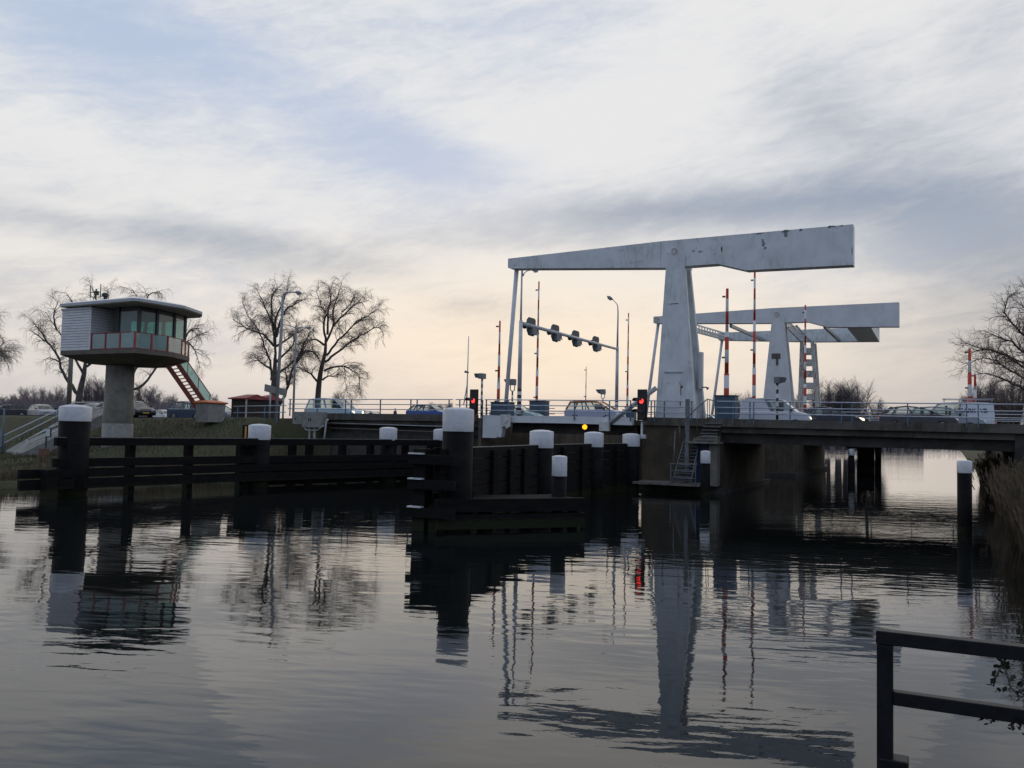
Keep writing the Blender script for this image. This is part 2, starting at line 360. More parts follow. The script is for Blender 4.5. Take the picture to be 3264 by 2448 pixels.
def grid(name, ss, ws, fn, m):
    vs = [(a, b, fn(a, b)) for b in ws for a in ss]; n_ = len(ss)
    fs = [(j*n_+i, j*n_+i+1, (j+1)*n_+i+1, (j+1)*n_+i) for j in range(len(ws)-1) for i in range(n_-1)]
    mb = MB(); mb.add(vs, fs, True); o = mb.build(name, m, org=(0, 0, 0), recalc=False); return tag(o, kind='structure')
sl_ = list(np.concatenate([[-1200, -400, -200, -120, -90, -70, -58], np.arange(-50, -24, 1.0), np.arange(-24, -14.9, .3)]))
wl_ = list(np.concatenate([[-52, -45, -40], np.arange(-36, 2.4, .5), [4, 8, 14, 20, 30, 40, 47.9, 48.2, 54, 60, 70, 82, 120, 200, 400, 900, 2500]]))
grid('ground', sl_, wl_, zleft, 'grass_ground')
sr_ = list(np.concatenate([np.arange(26.2, 38, .35), [40, 46, 55, 70, 100, 200, 500, 1500]])); wr_ = list(np.concatenate([np.arange(-62, 2.4, .6), [6, 14.5, 20, 30, 40, 50, 60, 70, 90, 130, 200, 400, 900, 2500]]))
grid('bank', sr_, wr_, zright, 'grass_ground')
# roads over the bridges and along the embankment
ZR = 3.93
o = MB().box(-160, -16.2, 1.6, 13.2, 3.70, ZR).build('road', 'asphalt'); tag(o, kind='structure')
o = MB().box(-160, -16.2, 31.6, 45, 3.70, ZR).build('road', 'asphalt'); tag(o, kind='structure')
o = MB().box(29.5, 160, 1.6, 13.2, 3.70, ZR).build('road', 'asphalt'); tag(o, kind='structure')
# ================================================================== BRIDGE STRUCTURE
def ztop(s_): return lerp(s_, [-17, -3, 12, 29], [4.43, 4.46, 4.42, 4.32])
def strip(mb, s0, s1, w0, w1, lo, hi, n_=8):       # slab following the deck's gentle camber
    xs = np.linspace(s0, s1, n_); rings = []
    for a in xs: z = ztop(a); rings.append([(a, w0, z+lo), (a, w1, z+lo), (a, w1, z+hi), (a, w0, z+hi)])
    mb.loft(rings)
def deck_span(name, s0, s1, w0, w1, label):
    t = thing(name, (s0+s1)/2, w0, 3, label, 'bridge')
    for e, wa, wb in ((0, w0, w0+.45), (1, w1-.45, w1)):
        m1 = MB(); strip(m1, s0, s1, wa, wb, -.47, 0); m1.build('parapet', 'concrete', t)
    m2 = MB(); strip(m2, s0, s1, w0+.34, w1-.34, -.82, -.475); m2.build('deck_slab', 'concrete', t)
    g = MB()
    for k in range(6):
        wa = w0+.8+k*(w1-w0-2.1)/5; strip(g, s0, s1, wa, wa+.5, -1.42, -.825)
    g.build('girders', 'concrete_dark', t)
    a = MB(); strip(a, s0, s1, w0+.46, w1-.46, -.47, -.46+.0); a.build('carriageway', 'asphalt', t)
    return t
deck_span('road_bridge', -16.2, -2.7, 0, 14, 'brown concrete side span of the near road bridge, left of the lifting section')
deck_span('road_bridge', 9.0, 29.6, 0, 14, 'long brown concrete span of the near road bridge over dark water at right')
deck_span('road_bridge', -16.2, -3.2, 31, 47, 'far parallel road bridge span behind the left part of the near bridge')
deck_span('road_bridge', 9.2, 29.6, 31, 47, 'far parallel road bridge span behind the long right span')
# ledges (cables) on the left span
o = MB(); o.path([(-15.6, -.06, 3.72), (-2.9, -.06, 3.60)], .035, 6); tag(o.build('cable_duct', 'galv'), 'thin pale conduit running along the left span below the parapet', 'conduit')
o = MB(); o.path([(-15.2, -.02, 3.36), (-2.9, -.02, 3.22)], .03, 6); tag(o.build('cable_duct', 'concrete_pale'), 'lower thin conduit along the left span under the pale one', 'conduit')
# abutments and piers
t = thing('bridge_abutment', -9, .3, 0, 'dark concrete abutment under the left bridge span', 'abutment')
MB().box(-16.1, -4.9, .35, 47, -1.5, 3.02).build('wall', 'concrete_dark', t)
MB().box(-4.9, -2.3, 1.2, 47, -1.5, 3.6).build('side_wall', 'concrete_brown', t)
t = thing('bridge_pier', 11.3, .3, 0, 'stained brown concrete pier under the near white tower', 'pier')
MB().box(8.9, 13.75, .3, 14.0, -1.5, 4.36).build('wall', 'concrete_brown', t)
MB().box(8.6, 14.1, -.1, 14.3, -1.5, .30).build('footing', 'concrete_dark', t)
MB().box(12.55, 13.6, .22, .45, .6, 4.3).build('buttress', 'concrete_brown', t)
t = thing('bridge_pier', 11.3, 29, 0, 'further brown concrete pier deep under the bridges', 'pier')
MB().box(9.1, 13.9, 26, 47, -1.5, 4.3).build('wall', 'concrete_brown', t)
MB().box(8.9, 14.2, 25.7, 47.4, -1.5, .30).build('footing', 'concrete_dark', t)
t = thing('bridge_abutment', 30, .3, 0, 'dark concrete abutment behind the reeds at the right end of the bridge', 'abutment')
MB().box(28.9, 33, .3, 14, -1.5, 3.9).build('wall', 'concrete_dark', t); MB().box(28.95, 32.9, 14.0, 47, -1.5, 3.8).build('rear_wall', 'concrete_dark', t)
# ------------------------------------------------------------------ near lifting bridge
def fpoly(pts, w): return [F(a, b, w)[::2] for a, b in pts]
nb = thing('lifting_bridge', 10.7, .6, 4.4, 'nearest white drawbridge, tall tapered tower with a long raised balance beam, streaked with green grime', 'drawbridge')
bw0, bw1 = .64, 1.5
bp = [(-.82, 15.08), (-.82, 14.42), (-.3, 14.36), (11.9, 13.76), (13.39, 13.77), (15.08, 13.27), (21.05, 13.20), (21.05, 15.52), (9.94, 15.42)]
bp = [(-.82, 15.06), (-.82, 14.44), (-.55, 14.37), (10.1, 13.74), (13.39, 13.77), (15.08, 13.27), (21.05, 13.20), (21.05, 15.52), (9.94, 15.42)]
beam = MB().prismw(bp, bw0, bw1).build('balance_beam', 'white_steel', nb)
pl = MB()   # seams and stiffener plates on the beam
for sx_ in (9.85,): pl.box(sx_-.006, sx_+.006, bw0-.003, bw0, lerp(sx_, [-.5, 10.1, 13.4, 15.08, 21], [14.39, 13.77, 13.79, 13.3, 13.23]), lerp(sx_, [-.8, 9.94, 21], [15.03, 15.38, 15.49]))
pl.build('seam', 'concrete_pale', beam)
def blotch(pts, w_, mt, name, par, seed, th=.003):
    rg_ = random.Random(seed)
    for (px_, py_, rx, ry) in pts:
        c_ = F(px_, py_, w_); n2 = 11; pl_ = []
        for i in range(n2): a_ = 6.283*i/n2; k_ = rg_.uniform(.45, 1.15); pl_.append((c_[0]+math.cos(a_)*rx*k_, c_[2]+math.sin(a_)*ry*k_))
        MB().prismw(pl_, w_-th, w_).build(name, mt, par)
blotch([(2431, 768, .10, .16), (2434, 779, .12, .15), (2439, 790, .10, .10), (2503, 737, .34, .08), (2505, 744, .13, .22), (2420, 745, .30, .05), (2552, 733, .12, .10), (2655, 722, .28, .06), (2682, 719, .16, .05), (2644, 724, .1, .1), (2210, 800, .12, .07), (2232, 802, .2, .06)], bw0, 'chip', 'bare_patch', beam, 3)
blotch([(2140, 812, .2, .03), (2128, 809, .06, .03), (2300, 795, .05, .25), (2716, 800, .02, .3)], bw0, 'rust', 'rust_stain', beam, 4)
MB().path([(-.35, bw0-.03, 14.72), (-.35, bw0+.01, 14.72)], .17, 20).build('pin_cover', 'white_steel_clean', beam)
# tower leg: tapered, two flange plates and a recessed web on the open side
def lerp2(a, b, k): return a+(b-a)*k
def tower(parent, w0, mt, s_l=(9.64, 10.20), s_r=(12.14, 11.40), D=(2.7, 1.5), zb=4.42, zt=14.62, web=.32, name='tower'):
    m_ = MB()
    def ring(z, a, b, w_a, w_b): return [(a, w_a, z), (b, w_a, z), (b, w_b, z), (a, w_b, z)]
    zs = [zb, 13.75 if zt > 13.75 else zt-.5]
    rows = []
    for z in zs:
        k = (z-zb)/(13.75-zb); sl0 = lerp2(s_l[0], s_l[1], k); sr0 = lerp2(s_r[0], s_r[1], k); d = lerp2(D[0], D[1], k); mid = w0+.02
        off = (D[0]-d)*0.0
        rows.append((z, sl0, sr0, w0+off, w0+off+d))
    f = .30
    m_.loft([ring(z, a, b, wa, wa+f) for z, a, b, wa, wb in rows])
    m_.loft([ring(z, a, b, wb-f, wb) for z, a, b, wa, wb in rows])
    m_.loft([ring(z, a+.06, b-web, wa+f, wb-f) for z, a, b, wa, wb in rows])
    z, a, b, wa, wb = rows[-1]
    # cheeks that carry the pivot
    m_.loft([ring(z, a, b, w0-.0, w0+.06), ring(zt-.25, a+.05, b, w0, w0+.06), ring(zt, a+.12, b-.12, w0, w0+.06)])
    m_.loft([ring(z, a, b, wb+.05, wb+.2), ring(zt, a+.1, b-.1, wb+.05, wb+.2)])
    return m_.build(name, mt, parent)
TW = .56
tw = tower(nb, TW, 'white_steel')
MB().path([(10.71, TW-.05, 14.72), (10.71, 1.7, 14.72)], .19, 20).build('pivot_pin', 'rusty_white', nb)
dr = MB().box(10.28, 11.22, TW-.012, TW, 4.75, 7.25)
dr = MB(); dr.box(10.30, 11.2, TW-.012, TW, 5.0, 7.05); dd = dr.build('access_door', 'white_steel_clean', nb)
[MB().box(11.12, 11.2, TW-.05, TW-.012, z, z+.16).build('hinge', 'rusty_white', dd) for z in (5.3, 6.5)]; MB().box(10.42, 10.48, TW-.05, TW-.012, 6.5, 6.62).build('handle', 'rusty_white', dd)
blotch([(2170, 1240, .03, .45), (2172, 1233, .09, .10), (2168, 1286, .03, .30), (2167, 1283, .08, .08), (2150, 968, .5, .03)], TW-.013, 'rust', 'rust_stain', tw, 6)
MB().box(10.2, 11.3, TW-.07, TW, 7.2, 7.27).build('drip_ledge', 'galv', nb)
hr = MB().box(12.0, 12.2, 2.7, 2.82, 6.3, 8.9); hr = MB(); hr.box(11.86, 12.06, 2.35, 2.75, 6.3, 8.6); hr.build('cable_box', 'white_steel_clean', nb)
lm = MB(); lm.path([(12.0, 2.5, 6.4), (12.30, 2.5, 6.4), (12.42, 2.5, 6.3)], [.04, .04, .1], 8); lm.build('lamp', 'signal_grey', nb)
# hanger rod from the beam tip to the leaf
bot = F(1606, 1325, .95)
MB().path([(-.35, 1.05, 14.42), (bot[0]+.02, 1.05, bot[2]-.2)], [.15, .13], 12).build('hanger_rod', 'white_steel_clean', nb)
# leaf edge girder, its end block, bracket, drive rod
lf = MB(); lf.loft([[(a, .15, z0), (a, .5, z0), (a, .5, z1), (a, .15, z1)] for a, z0, z1 in ((-.62, 3.98, 4.42), (4, 3.98, 4.45), (8.30, 3.93, 4.40))]); lf.build('leaf_girder', 'white_steel_clean', nb)
MB().box(-.6, 8.3, .55, 13.6, 3.93, 4.26).build('leaf_deck', 'asphalt', nb)
ub = MB(); [ub.box(-.5, 8.2, a, a+.3, 3.3, 3.92) for a in (1.2, 4, 7, 10, 12.8)]; ub.build('leaf_beams', 'concrete_dark', nb)
p0 = F(1543, 1322, .1); p1 = F(1606, 1322, .1)
eb = MB(); eb.prismw([(p0[0], 2.93), (p1[0]-.45, 2.93), (p1[0]-.45, 2.99), (p1[0]-.1, 2.99), (p1[0]-.02, 3.4), (p1[0]-.02, 4.42), (p0[0], 4.46)], -.05, .45); eb.build('end_block', 'white_steel_clean', nb)
a0 = F(1596, 1325, -.1)
br = MB(); br.prismw([(a0[0]-.02, 4.5), (a0[0]+.7, 4.5), (a0[0]+.72, 3.75), (a0[0]+.45, 3.55), (a0[0]+.3, 3.75), (a0[0]+.05, 3.6)], -.12, -.04); br.path([(a0[0]+.35, -.2, 4.1), (a0[0]+.35, 0, 4.1)], .15, 12); br.build('hanger_bracket', 'rusty_white', nb)
q0 = F(2092, 1236, .45); q1 = F(1928, 1360, .05)
dr = MB(); dr.path([q0, q1], .15, 12); dr.build('drive_rod', 'galv', nb)
b0 = F(1913, 1346, 0); b1 = F(1943, 1374, 0)
MB().box(b0[0], b1[0], -.18, .12, b1[2], b0[2]).build('rod_bracket', 'rusty_white', nb)
# ------------------------------------------------------------------ far lifting bridge (two beams)
fb = thing('lifting_bridge', 11.3, 32, 4.4, 'further white drawbridge with two balance beams joined by ladder frames', 'drawbridge')
bw2 = 32.0
bp2 = [(-.45, 15.02), (-.45, 14.40), (-.2, 14.34), (10.6, 13.98), (14.2, 13.98), (16.0, 13.42), (21.92, 13.27), (21.92, 15.43), (11, 15.38)]
bm2 = MB().prismw(bp2, bw2, bw2+.9).build('balance_beam', 'white_steel_clean', fb)
MB().path([(-.1, bw2-.03, 14.7), (-.1, bw2, 14.7)], .3, 10).build('pin_cover', 'rusty_white', bm2)
w3 = 46.5
bp3 = [(2.6, 14.9), (2.6, 14.06), (12.6, 13.6), (19.3, 13.48), (19.3, 15.0)]
MB().prismw(bp3, w3, w3+.9).build('balance_beam', 'white_steel', fb)
tower(fb, bw2-.08, 'white_steel_clean', s_l=(10.05, 10.98), s_r=(12.95, 12.18), D=(2.7, 1.5), zt=14.62)
MB().path([(11.5, bw2-.16, 14.75), (11.5, bw2+1.2, 14.75)], .22, 14).build('pivot_pin', 'rusty_white', fb)
lt = MB()      # ladder-like rear tower
tA, tB = F(2556, 1090, w3-.3), F(2589, 1090, w3-.3); gA, gB = F(2549, 1280, w3-.3), F(2603, 1280, w3-.3)
def legpt(k): return (lerp2(gA[0], tA[0], k), lerp2(gB[0], tB[0], k), lerp2(gA[2], tA[2], k))
for side in (0, 1):
    for ww in (w3-.3, w3+1.6):
        a, b, z = legpt(-.4); a2, b2, z2 = legpt(1.0); lt.bar((a if side == 0 else b, ww, z), (a2 if side == 0 else b2, ww, z2), .34, .34, (0, 1, 0))
for k in (.08, .27, .47, .66, .85):
    a, b, z = legpt(k); lt.box(a, b, w3-.4, w3-.1, z-.3, z+.3); lt.box(a, b, w3+1.5, w3+1.7, z-.3, z+.3)
lt.build('ladder_tower', 'rusty_white', fb)
def cross_ladder(s0, z0, s1, z1, rung, mt='white_steel'):
    c = MB()
    for zz_ in (0, .75): c.bar((s0, bw2+.9, z0+zz_), (s1, w3, z1+zz_), .14, .14)
    c.bar((s0+.9, bw2+.9, z0+.1), (s1+.9, w3, z1+.1), .14, .14)
    for k in np.linspace(.03, .97, rung):
        a = (lerp2(s0, s1, k), lerp2(bw2+.9, w3, k), lerp2(z0, z1, k)); c.bar(a, (a[0], a[1], a[2]+.75), .16, .08); c.bar(a, (a[0]+.9, a[1], a[2]+.1), .12, .08)
    c.build('cross_frame', mt, fb)
cross_ladder(2.6, 13.75, 3.2, 14.1, 14); cross_ladder(12.2, 13.65, 11.5, 13.7, 12)
c = MB(); c.bar((7.0, bw2+.9, 13.95), (7.6, w3, 13.9), .25, .3); c.bar((15.6, bw2+.9, 13.6), (15.4, w3, 13.7), .25, .3); c.build('cross_brace', 'galv', fb)
c = MB(); c.loft([[(a, b, z0_) for a, z0_ in ((s_, z), (s_+2.0, z), (s_+2.0, z+.9), (s_, z+.9))] for b, s_, z in ((bw2+.9, 17.6, 13.3), (w3, 17.3, 13.5))]); c.build('counterweight', 'white_steel', fb)
MB().path([(-.1, 32.5, 14.3), (-1.35, 32.5, 4.4)], .15, 10).build('hanger_rod', 'white_steel_clean', fb)
MB().path([(2.9, w3+.4, 14.0), (1.7, w3+.4, 4.4)], .15, 10).build('hanger_rod', 'white_steel_clean', fb)
MB().box(-1.5, 8.3, 31.2, 46.8, 3.95, 4.3).build('leaf_deck', 'asphalt', fb)
rs = MB(); a = F(2470, 1130, bw2-.1); rs.box(a[0]-.3, a[0]+.5, bw2-.12, bw2-.081, a[2]-.4, a[2]+.1); rs.box(a[0]+.1, a[0]+.3, bw2-.12, bw2-.081, a[2]-1.0, a[2]-.4); rs.build('paint_damage', 'slab_grey', fb)
# ------------------------------------------------------------------ railings: posts and rails
def railing(name, pts, label, postpos, zfun=None, heights=(1.02, .66, .31), r=.032, mt='rail_paint', mp='rail_post', group='railings of the bridges', wlab=None, drop=.25, cat='railing'):
    t = thing(name, pts[0][0], pts[0][1], pts[0][2], label, cat, group)
    for h in heights: MB().path([(p[0], p[1], p[2]+h) for p in pts], r, 8).build('rail', mt, t)
    for q in postpos: MB().box(q[0]-.03, q[0]+.03, q[1]-.04, q[1]+.04, q[2]-drop, q[2]+heights[0]-r).build('post', mp, t)
    return t
def rail_run(px0, px1, w, posts, label, **k):
    s0 = F(px0, 1300, w)[0]; s1 = F(px1, 1300, w)[0]
    pts = [(a, w, ztop(a)) for a in np.linspace(s0, s1, 6)]
    return railing('bridge_railing', pts, label, [(F(p, 1300, w)[0], w+.05, ztop(F(p, 1300, w)[0])) for p in posts], **k)
rail_run(919, 1443, -.05, [923, 1010, 1100, 1118, 1211, 1308, 1328, 1430], 'three-bar railing on the left bridge span in front of the pale people carrier')
rail_run(1452, 1537, -.05, [1464, 1500, 1537], 'short railing panel beside the left red signal light')
rail_run(1545, 2012, .02, [1549, 1619, 1830, 1942, 2009], 'railing along the white lifting deck in front of the white and orange car')
rail_run(2016, 2210, -.05, [2075, 2086, 2117, 2204], 'railing in front of the base of the near white tower')
rail_run(2284, 2395, -.05, [2284, 2336, 2390], 'short railing section beside the large blue barrier cabinet')
rail_run(2402, 3275, -.05, [2402, 2518, 2682, 2716, 2893, 3081, 3118], 'long three-bar railing over the right bridge span')
s_ = F(915, 1300, 0)[0]
t = railing('bank_railing', [(-23.6, -.8, 4.0), (-18.4, -.8, 4.1)], 'low two-bar pale railing on the bank beside the red-roofed sheds', [(-23.2, -.75, 4.0), (-20.5, -.75, 4.0), (-19.3, -.75, 4.0)], heights=(.85, .35), drop=.4)
# far rails, seen between the near ones
for w, lab, sa, sb in ((13.9, 'rear railing of the near bridge, right span', 13.9, 40), (13.9, 'rear railing of the near bridge, left span', -16, -3), (31.1, 'front railing of the far bridge, right part', 13, 45), (31.1, 'front railing of the far bridge, left part', -16, 9), (46.9, 'rear railing of the far bridge', -16, 50)):
    pts = [(a, w, ztop(a)-.1) for a in np.linspace(sa, sb, 6)]
    railing('bridge_railing', pts, lab, [(a, w+.05, ztop(a)-.1) for a in np.arange(sa+.3, sb, 3.2)], heights=(.95, .5))
# guard rail along the far road on the right
# ------------------------------------------------------------------ stairs on the pier
st = thing('steel_stairs', 11, -1, .6, 'grey steel stairs with railings climbing the front of the stained brown pier', 'stairs')
MB().box(9.0, 13.0, -1.7, .3, .45, .60).build('landing', 'concrete_pale', st)
nst = 12; sa_, sb_ = F(2145, 1500, -1.5)[0], F(2204, 1500, -1.5)[0]
for k in range(nst):
    f = k/(nst-1); ws_ = lerp2(-1.55, -.25, f); z = lerp2(.80, 2.95, f); MB().box(sa_+.05+f*.25, sb_-.05+f*.1, ws_, ws_+.2, z-.05, z).build('tread', 'galv_dark', st)
MB().bar((sa_+.02, -1.6, .62), (sa_+.27, -.15, 3.0), .05, .16).build('stringer', 'galv_dark', st); MB().bar((sb_, -1.6, .62), (sb_+.1, -.15, 3.0), .05, .16).build('stringer', 'galv_dark', st)
for k in range(6):
    f = k/5; a = F(2222, 1380, -.6)[0]; MB().box(a+f*.35, a+1.0+f*.35, -.75+f*.6, -.5+f*.6, 3.15+f*.2*5-.05, 3.15+f*.2*5).build('tread', 'galv_dark', st)
c = F(2209, 1272, -.9)
MB().box(11.95, 12.17, -1.0, -.8, .6, 5.52).build('column', 'galv_dark', st)
hp = MB(); g0 = F(2152, 1375, -1.2); g1 = F(2210, 1310, -1.2); g2 = F(2255, 1272, -.9); g3 = F(2285, 1280, -.3)
hp.path([g0, g1, g2, g3], .035, 8); hp.path([(g0[0], g0[1], g0[2]), (g0[0]-.1, g0[1], .9)], .03, 6)
for px_, py0, py1 in ((2167, 1358, 1410), (2184, 1340, 1395), (2222, 1300, 1378), (2240, 1285, 1362), (2255, 1273, 1345), (2262, 1275, 1335)):
    a = F(px_, py0, -1.0); b = F(px_, py1, -1.0); hp.path([a, b], .022, 6)
hp.build('handrail', 'galv_dark', st)
lr = MB()
for z in (.95, 1.35, 1.75): 
    a = F(2136, 1500, -1.7)[0]; b = F(2218, 1500, -1.7)[0]; lr.path([(a, -1.7, z-.05), (b, -1.7, z-.05)], .04, 8)
for a in (F(2138, 1500, -1.7)[0], F(2217, 1500, -1.7)[0]): lr.box(a-.03, a+.03, -1.73, -1.67, .5, 1.7)
lr.build('landing_railing', 'galv_dark', st)
up_l = MB(); a = F(2192, 1372, -1.)[0]; b = F(2290, 1378, -1.)[0]; up_l.box(a, b, -1.2, .22, 2.93, 3.05); up_l.build('upper_landing', 'concrete_pale', st)
dh = thing('door_enclosure', 13, -.4, .4, 'pale concrete doorway with a dark blue door in the pier beside the stairs', 'doorway')
d0 = F(2211, 1390, -.3); d1 = F(2262, 1540, -.3); d2 = F(2289, 1376, -.3)
MB().prismw([(d0[0], 2.95), (d0[0], 3.22), (d0[0]+.7, 3.42), (d2[0], 3.40), (d2[0], 2.95)], -.5, .2).build('lintel', 'concrete_pale', dh)
MB().box(d1[0], d2[0], -.5, .2, .45, 2.947).build('jamb', 'concrete_pale', dh)
dd = MB().box(d0[0], d1[0], -.2, -.1, .6, 2.94).build('door', 'door_blue', dh)
MB().box(d0[0]+.12, d0[0]+.17, -.25, -.2, 1.6, 1.95).build('handle', 'white_cap', dd)
# ================================================================== PILES AND FENDERS
def pile(px, w, s_, dia, ztop_, zband, label, notch=False):
    t = thing('mooring_pile', s_, w, -.1, label, 'mooring pile', 'black mooring piles with white tops')
    r = dia/2; MB().lathe(s_, w, [(r*.985, -1.5), (r*.985, zband)], 28).build('shaft', 'black_tar', t)
    d = .10*dia
    MB().lathe(s_, w, [(r, zband+.002), (r+.004, zband+.02), (r+.004, ztop_-d), (r*.97, ztop_-d*.7), (r*.6, ztop_-d*.2), (r*.05, ztop_)], 28).build('cap', 'white_cap', t)
    return t
def ppile(px, Y, wpx, ytop, yband, label):
    a = AY(px, ytop, Y); b = AY(px, yband, Y); pile(px, a[1], a[0], wpx/FPX*Y/math.cos(math.atan((px-1632)/FPX))*1.0, a[2]+.02, b[2], label)
ppile(241.5, 41, 85, 1291, 1343, 'thick mooring pile with a broad white top standing in front of the control cabin')
ppile(828.5, 49.5, 67, 1352, 1402, 'mooring pile with white top beside the yellow water gauge')
ppile(1238.5, 56.5, 55, 1362, 1404, 'mooring pile with white top behind the left fender, under the blue car')
ppile(1409, 59.3, 54, 1367, 1404, 'mooring pile half hidden just left of the thickest nearest pile')
ppile(1461.5, 30.4, 99, 1300, 1376, 'thickest nearest mooring pile with tall white top in the middle of the photo')
ppile(1727, 41.3, 76, 1371, 1428, 'mooring pile with squat white top under the blue barrier cabinet, left of the amber light')
ppile(1893.5, 49, 61, 1377, 1425, 'mooring pile with squat white top just below the amber light')
ppile(2012, 53, 55, 1382, 1423, 'mooring pile with squat white top directly below the right red signal light')
ppile(1784, 32.9, 47.5, 1453, 1518, 'slim low mooring pile with tall white top in the fender')
ppile(2249, 49, 30, 1437, 1477, 'slender mooring pile with white top in front of the dark blue door')
ppile(3074, 33, 38.5, 1468, 1508, 'lone mooring pile with white top beside the reeds at right')
ppile(2714, 78, 16, 1431, 1452, 'tiny distant mooring pile with white top seen under the bridge')
def fender(name, line, label, rows, posts, extra=None, off=-.0):
    t = thing(name, line[0][0], line[0][1], 0, label, 'timber fender')
    for (za, zb, o, ex) in rows:
        for i in range(len(line)-1):
            p, q = np.array(line[i]), np.array(line[i+1]); d = (q-p)/np.linalg.norm(q-p); nn = np.array([d[1], -d[0]])
            a = p - d*ex if i == 0 else p; a, q2 = a+nn*o, q+nn*o
            MB().bar((a[0], a[1], (za+zb)/2), (q2[0], q2[1], (za+zb)/2), .24, zb-za).build('beam', 'tar_wood', t)
    for (p, wd, zt) in posts: MB().box(p[0]-wd/2, p[0]+wd/2, p[1]-wd/2, p[1]+wd/2, -1.5, zt).build('post', 'tar_wood', t)
    return t
P1 = (-10.62, -24.27); P4 = (-4.7, -.97)
LA = [(-10.62-.1, -24.3), (-8.95, -13.9), (-6.4, -4.9), (-4.85, -.6)]
def on(px, zref=1.5, la=LA):
    best = None
    for i in range(len(la)-1):
        for k in np.linspace(0, 1, 200):
            p = np.array(la[i])*(1-k)+np.array(la[i+1])*k; wp = wpt((p[0], p[1], zref)); q = np.array(wp)-CC; x = 1632+FPX*(q@rt)/(q@fw)
            if best is None or abs(x-px) < best[0]: best = (abs(x-px), p)
    return best[1]
pa = [(on(px), .35, 2.5) for px in (415, 600, 766, 790, 930, 985, 1090, 1180, 1290, 1370)]
fender('timber_fender', LA, 'long dark timber fender rail running from the left foreground pile towards the bridge', [(2.34, 2.70, .45, 1.0), (1.36, 1.76, .45, 1.05), (.90, 1.30, .62, 2.6), (.38, .84, .66, 2.6)], pa+[(np.array(AY(158, 1500, 39.2)[:2]), .5, 1.3)])
fa_ = [o for o in bpy.data.objects if o.get('label', '').startswith('long dark timber fender')][0]
for i in (1, 2):
    p, q = np.array(LA[i]), np.array(LA[i+1]); d = (q-p)/np.linalg.norm(q-p); nn = np.array([d[1], -d[0]])*-.28
    for za, zb in ((.05, .52), (.55, 1.08), (1.11, 1.62)): MB().bar((p[0]+nn[0], p[1]+nn[1], (za+zb)/2), (q[0]+nn[0], q[1]+nn[1], (za+zb)/2), .1, zb-za).build('plank', 'tar_wood', fa_)
m = MB(); 
for i in range(3):
    p, q = np.array(LA[i]), np.array(LA[i+1]); d = (q-p)/np.linalg.norm(q-p); nn = np.array([d[1], -d[0]]); p, q = p+nn*.45, q+nn*.45
    if i == 0: p = p-d*1.0
    m.bar((p[0], p[1], 2.72), (q[0], q[1], 2.72), .2, .03)
tag(m.build('top_board', 'pale_wood_top'), 'weathered pale board capping the long left timber fender', 'board')
LB = [(10.55, -25.6), (8.75, -14.3), (8.2, -6.2), (8.75, -.9)]
pb = [(on(px, 1.5, LB), .42, 2.7) for px in (1565, 1620, 1665, 1790, 1850, 1960)]
tb = fender('timber_fender', LB, 'dark timber fender wall between the thickest pile and the tower pier', [(2.42, 2.80, -.1, .6), (1.93, 2.38, -.1, .6), (1.44, 1.89, -.1, .6), (.95, 1.40, -.1, .6), (.46, .91, -.1, .6), (.0, .42, -.1, .6)], pb)
m = MB()
for i in range(3):
    p, q = LB[i], LB[i+1]; m.bar((p[0]-.1, p[1], 2.82), (q[0]-.1, q[1], 2.82), .2, .03)
tag(m.build('top_board', 'pale_wood_top'), 'weathered pale board capping the middle timber fender', 'board')
# front corner frame left of the thickest pile
t = thing('timber_fender', 9.4, -26, 0, 'dark square timber frame with pale beam ends left of the thickest pile', 'timber fender')
c0 = AY(1348, 1440, 30.3)
MB().box(c0[0]-.22, c0[0]+.27, c0[1]-.25, c0[1]+.25, -1.5, 2.78).build('post', 'tar_wood', t)
c1 = AY(1395, 1440, 31.5); MB().box(c1[0]-.18, c1[0]+.2, c1[1]-.2, c1[1]+.2, -1.5, 2.7).build('post', 'tar_wood', t)
for z in (2.6, 1.75, .8):
    MB().box(c0[0]-.3, c0[0]+1.5, c0[1]-.45, c0[1]-.252, z-.32, z).build('beam', 'tar_wood', t)
    MB().box(c0[0]-.28, c0[0]-.03+.3, c0[1]-.50, c0[1]-.30, z+.003, z+.05).build('beam_end', 'white_cap', t)
for z in (2.85, 2.3, 1.3): MB().bar((c0[0]+.25, c0[1]+.3, z-.15), (10.7, -24.4, z-.15), .2, .28).build('beam', 'tar_wood', t)
# low mooring platform right of the pile
t = thing('mooring_platform', 11.7, -23, 0, 'low dark timber mooring platform just above the water, in front of the slim pile', 'platform')
A_ = np.array(AY(1395, 1582, 29.5)[:2]); B_ = np.array(AY(1866, 1580, 31.5)[:2]); d_ = (B_-A_)/np.linalg.norm(B_-A_); n_v = np.array([-d_[1], d_[0]])
def pf(m_, o0, o1, z0, z1, e0=0., e1=0.):
    p = [A_+d_*e0+n_v*o0, B_+d_*e1+n_v*o0, B_+d_*e1+n_v*o1, A_+d_*e0+n_v*o1]; m_.loft([[(q[0], q[1], z0) for q in p], [(q[0], q[1], z1) for q in p]]); return m_
pf(MB(), 0, .3, .68, 1.12).build('beam', 'tar_wood', t); pf(MB(), 0, .3, .1, .60).build('beam', 'tar_wood', t); pf(MB(), .3, 2.6, .9, 1.06).build('deck', 'tar_wood', t)
for k in (0.02, .34, .66, .97):
    p = A_+(B_-A_)*k+n_v*.55; MB().box(p[0]-.18, p[0]+.18, p[1]-.18, p[1]+.18, -1.5, .9).build('post', 'tar_wood', t)
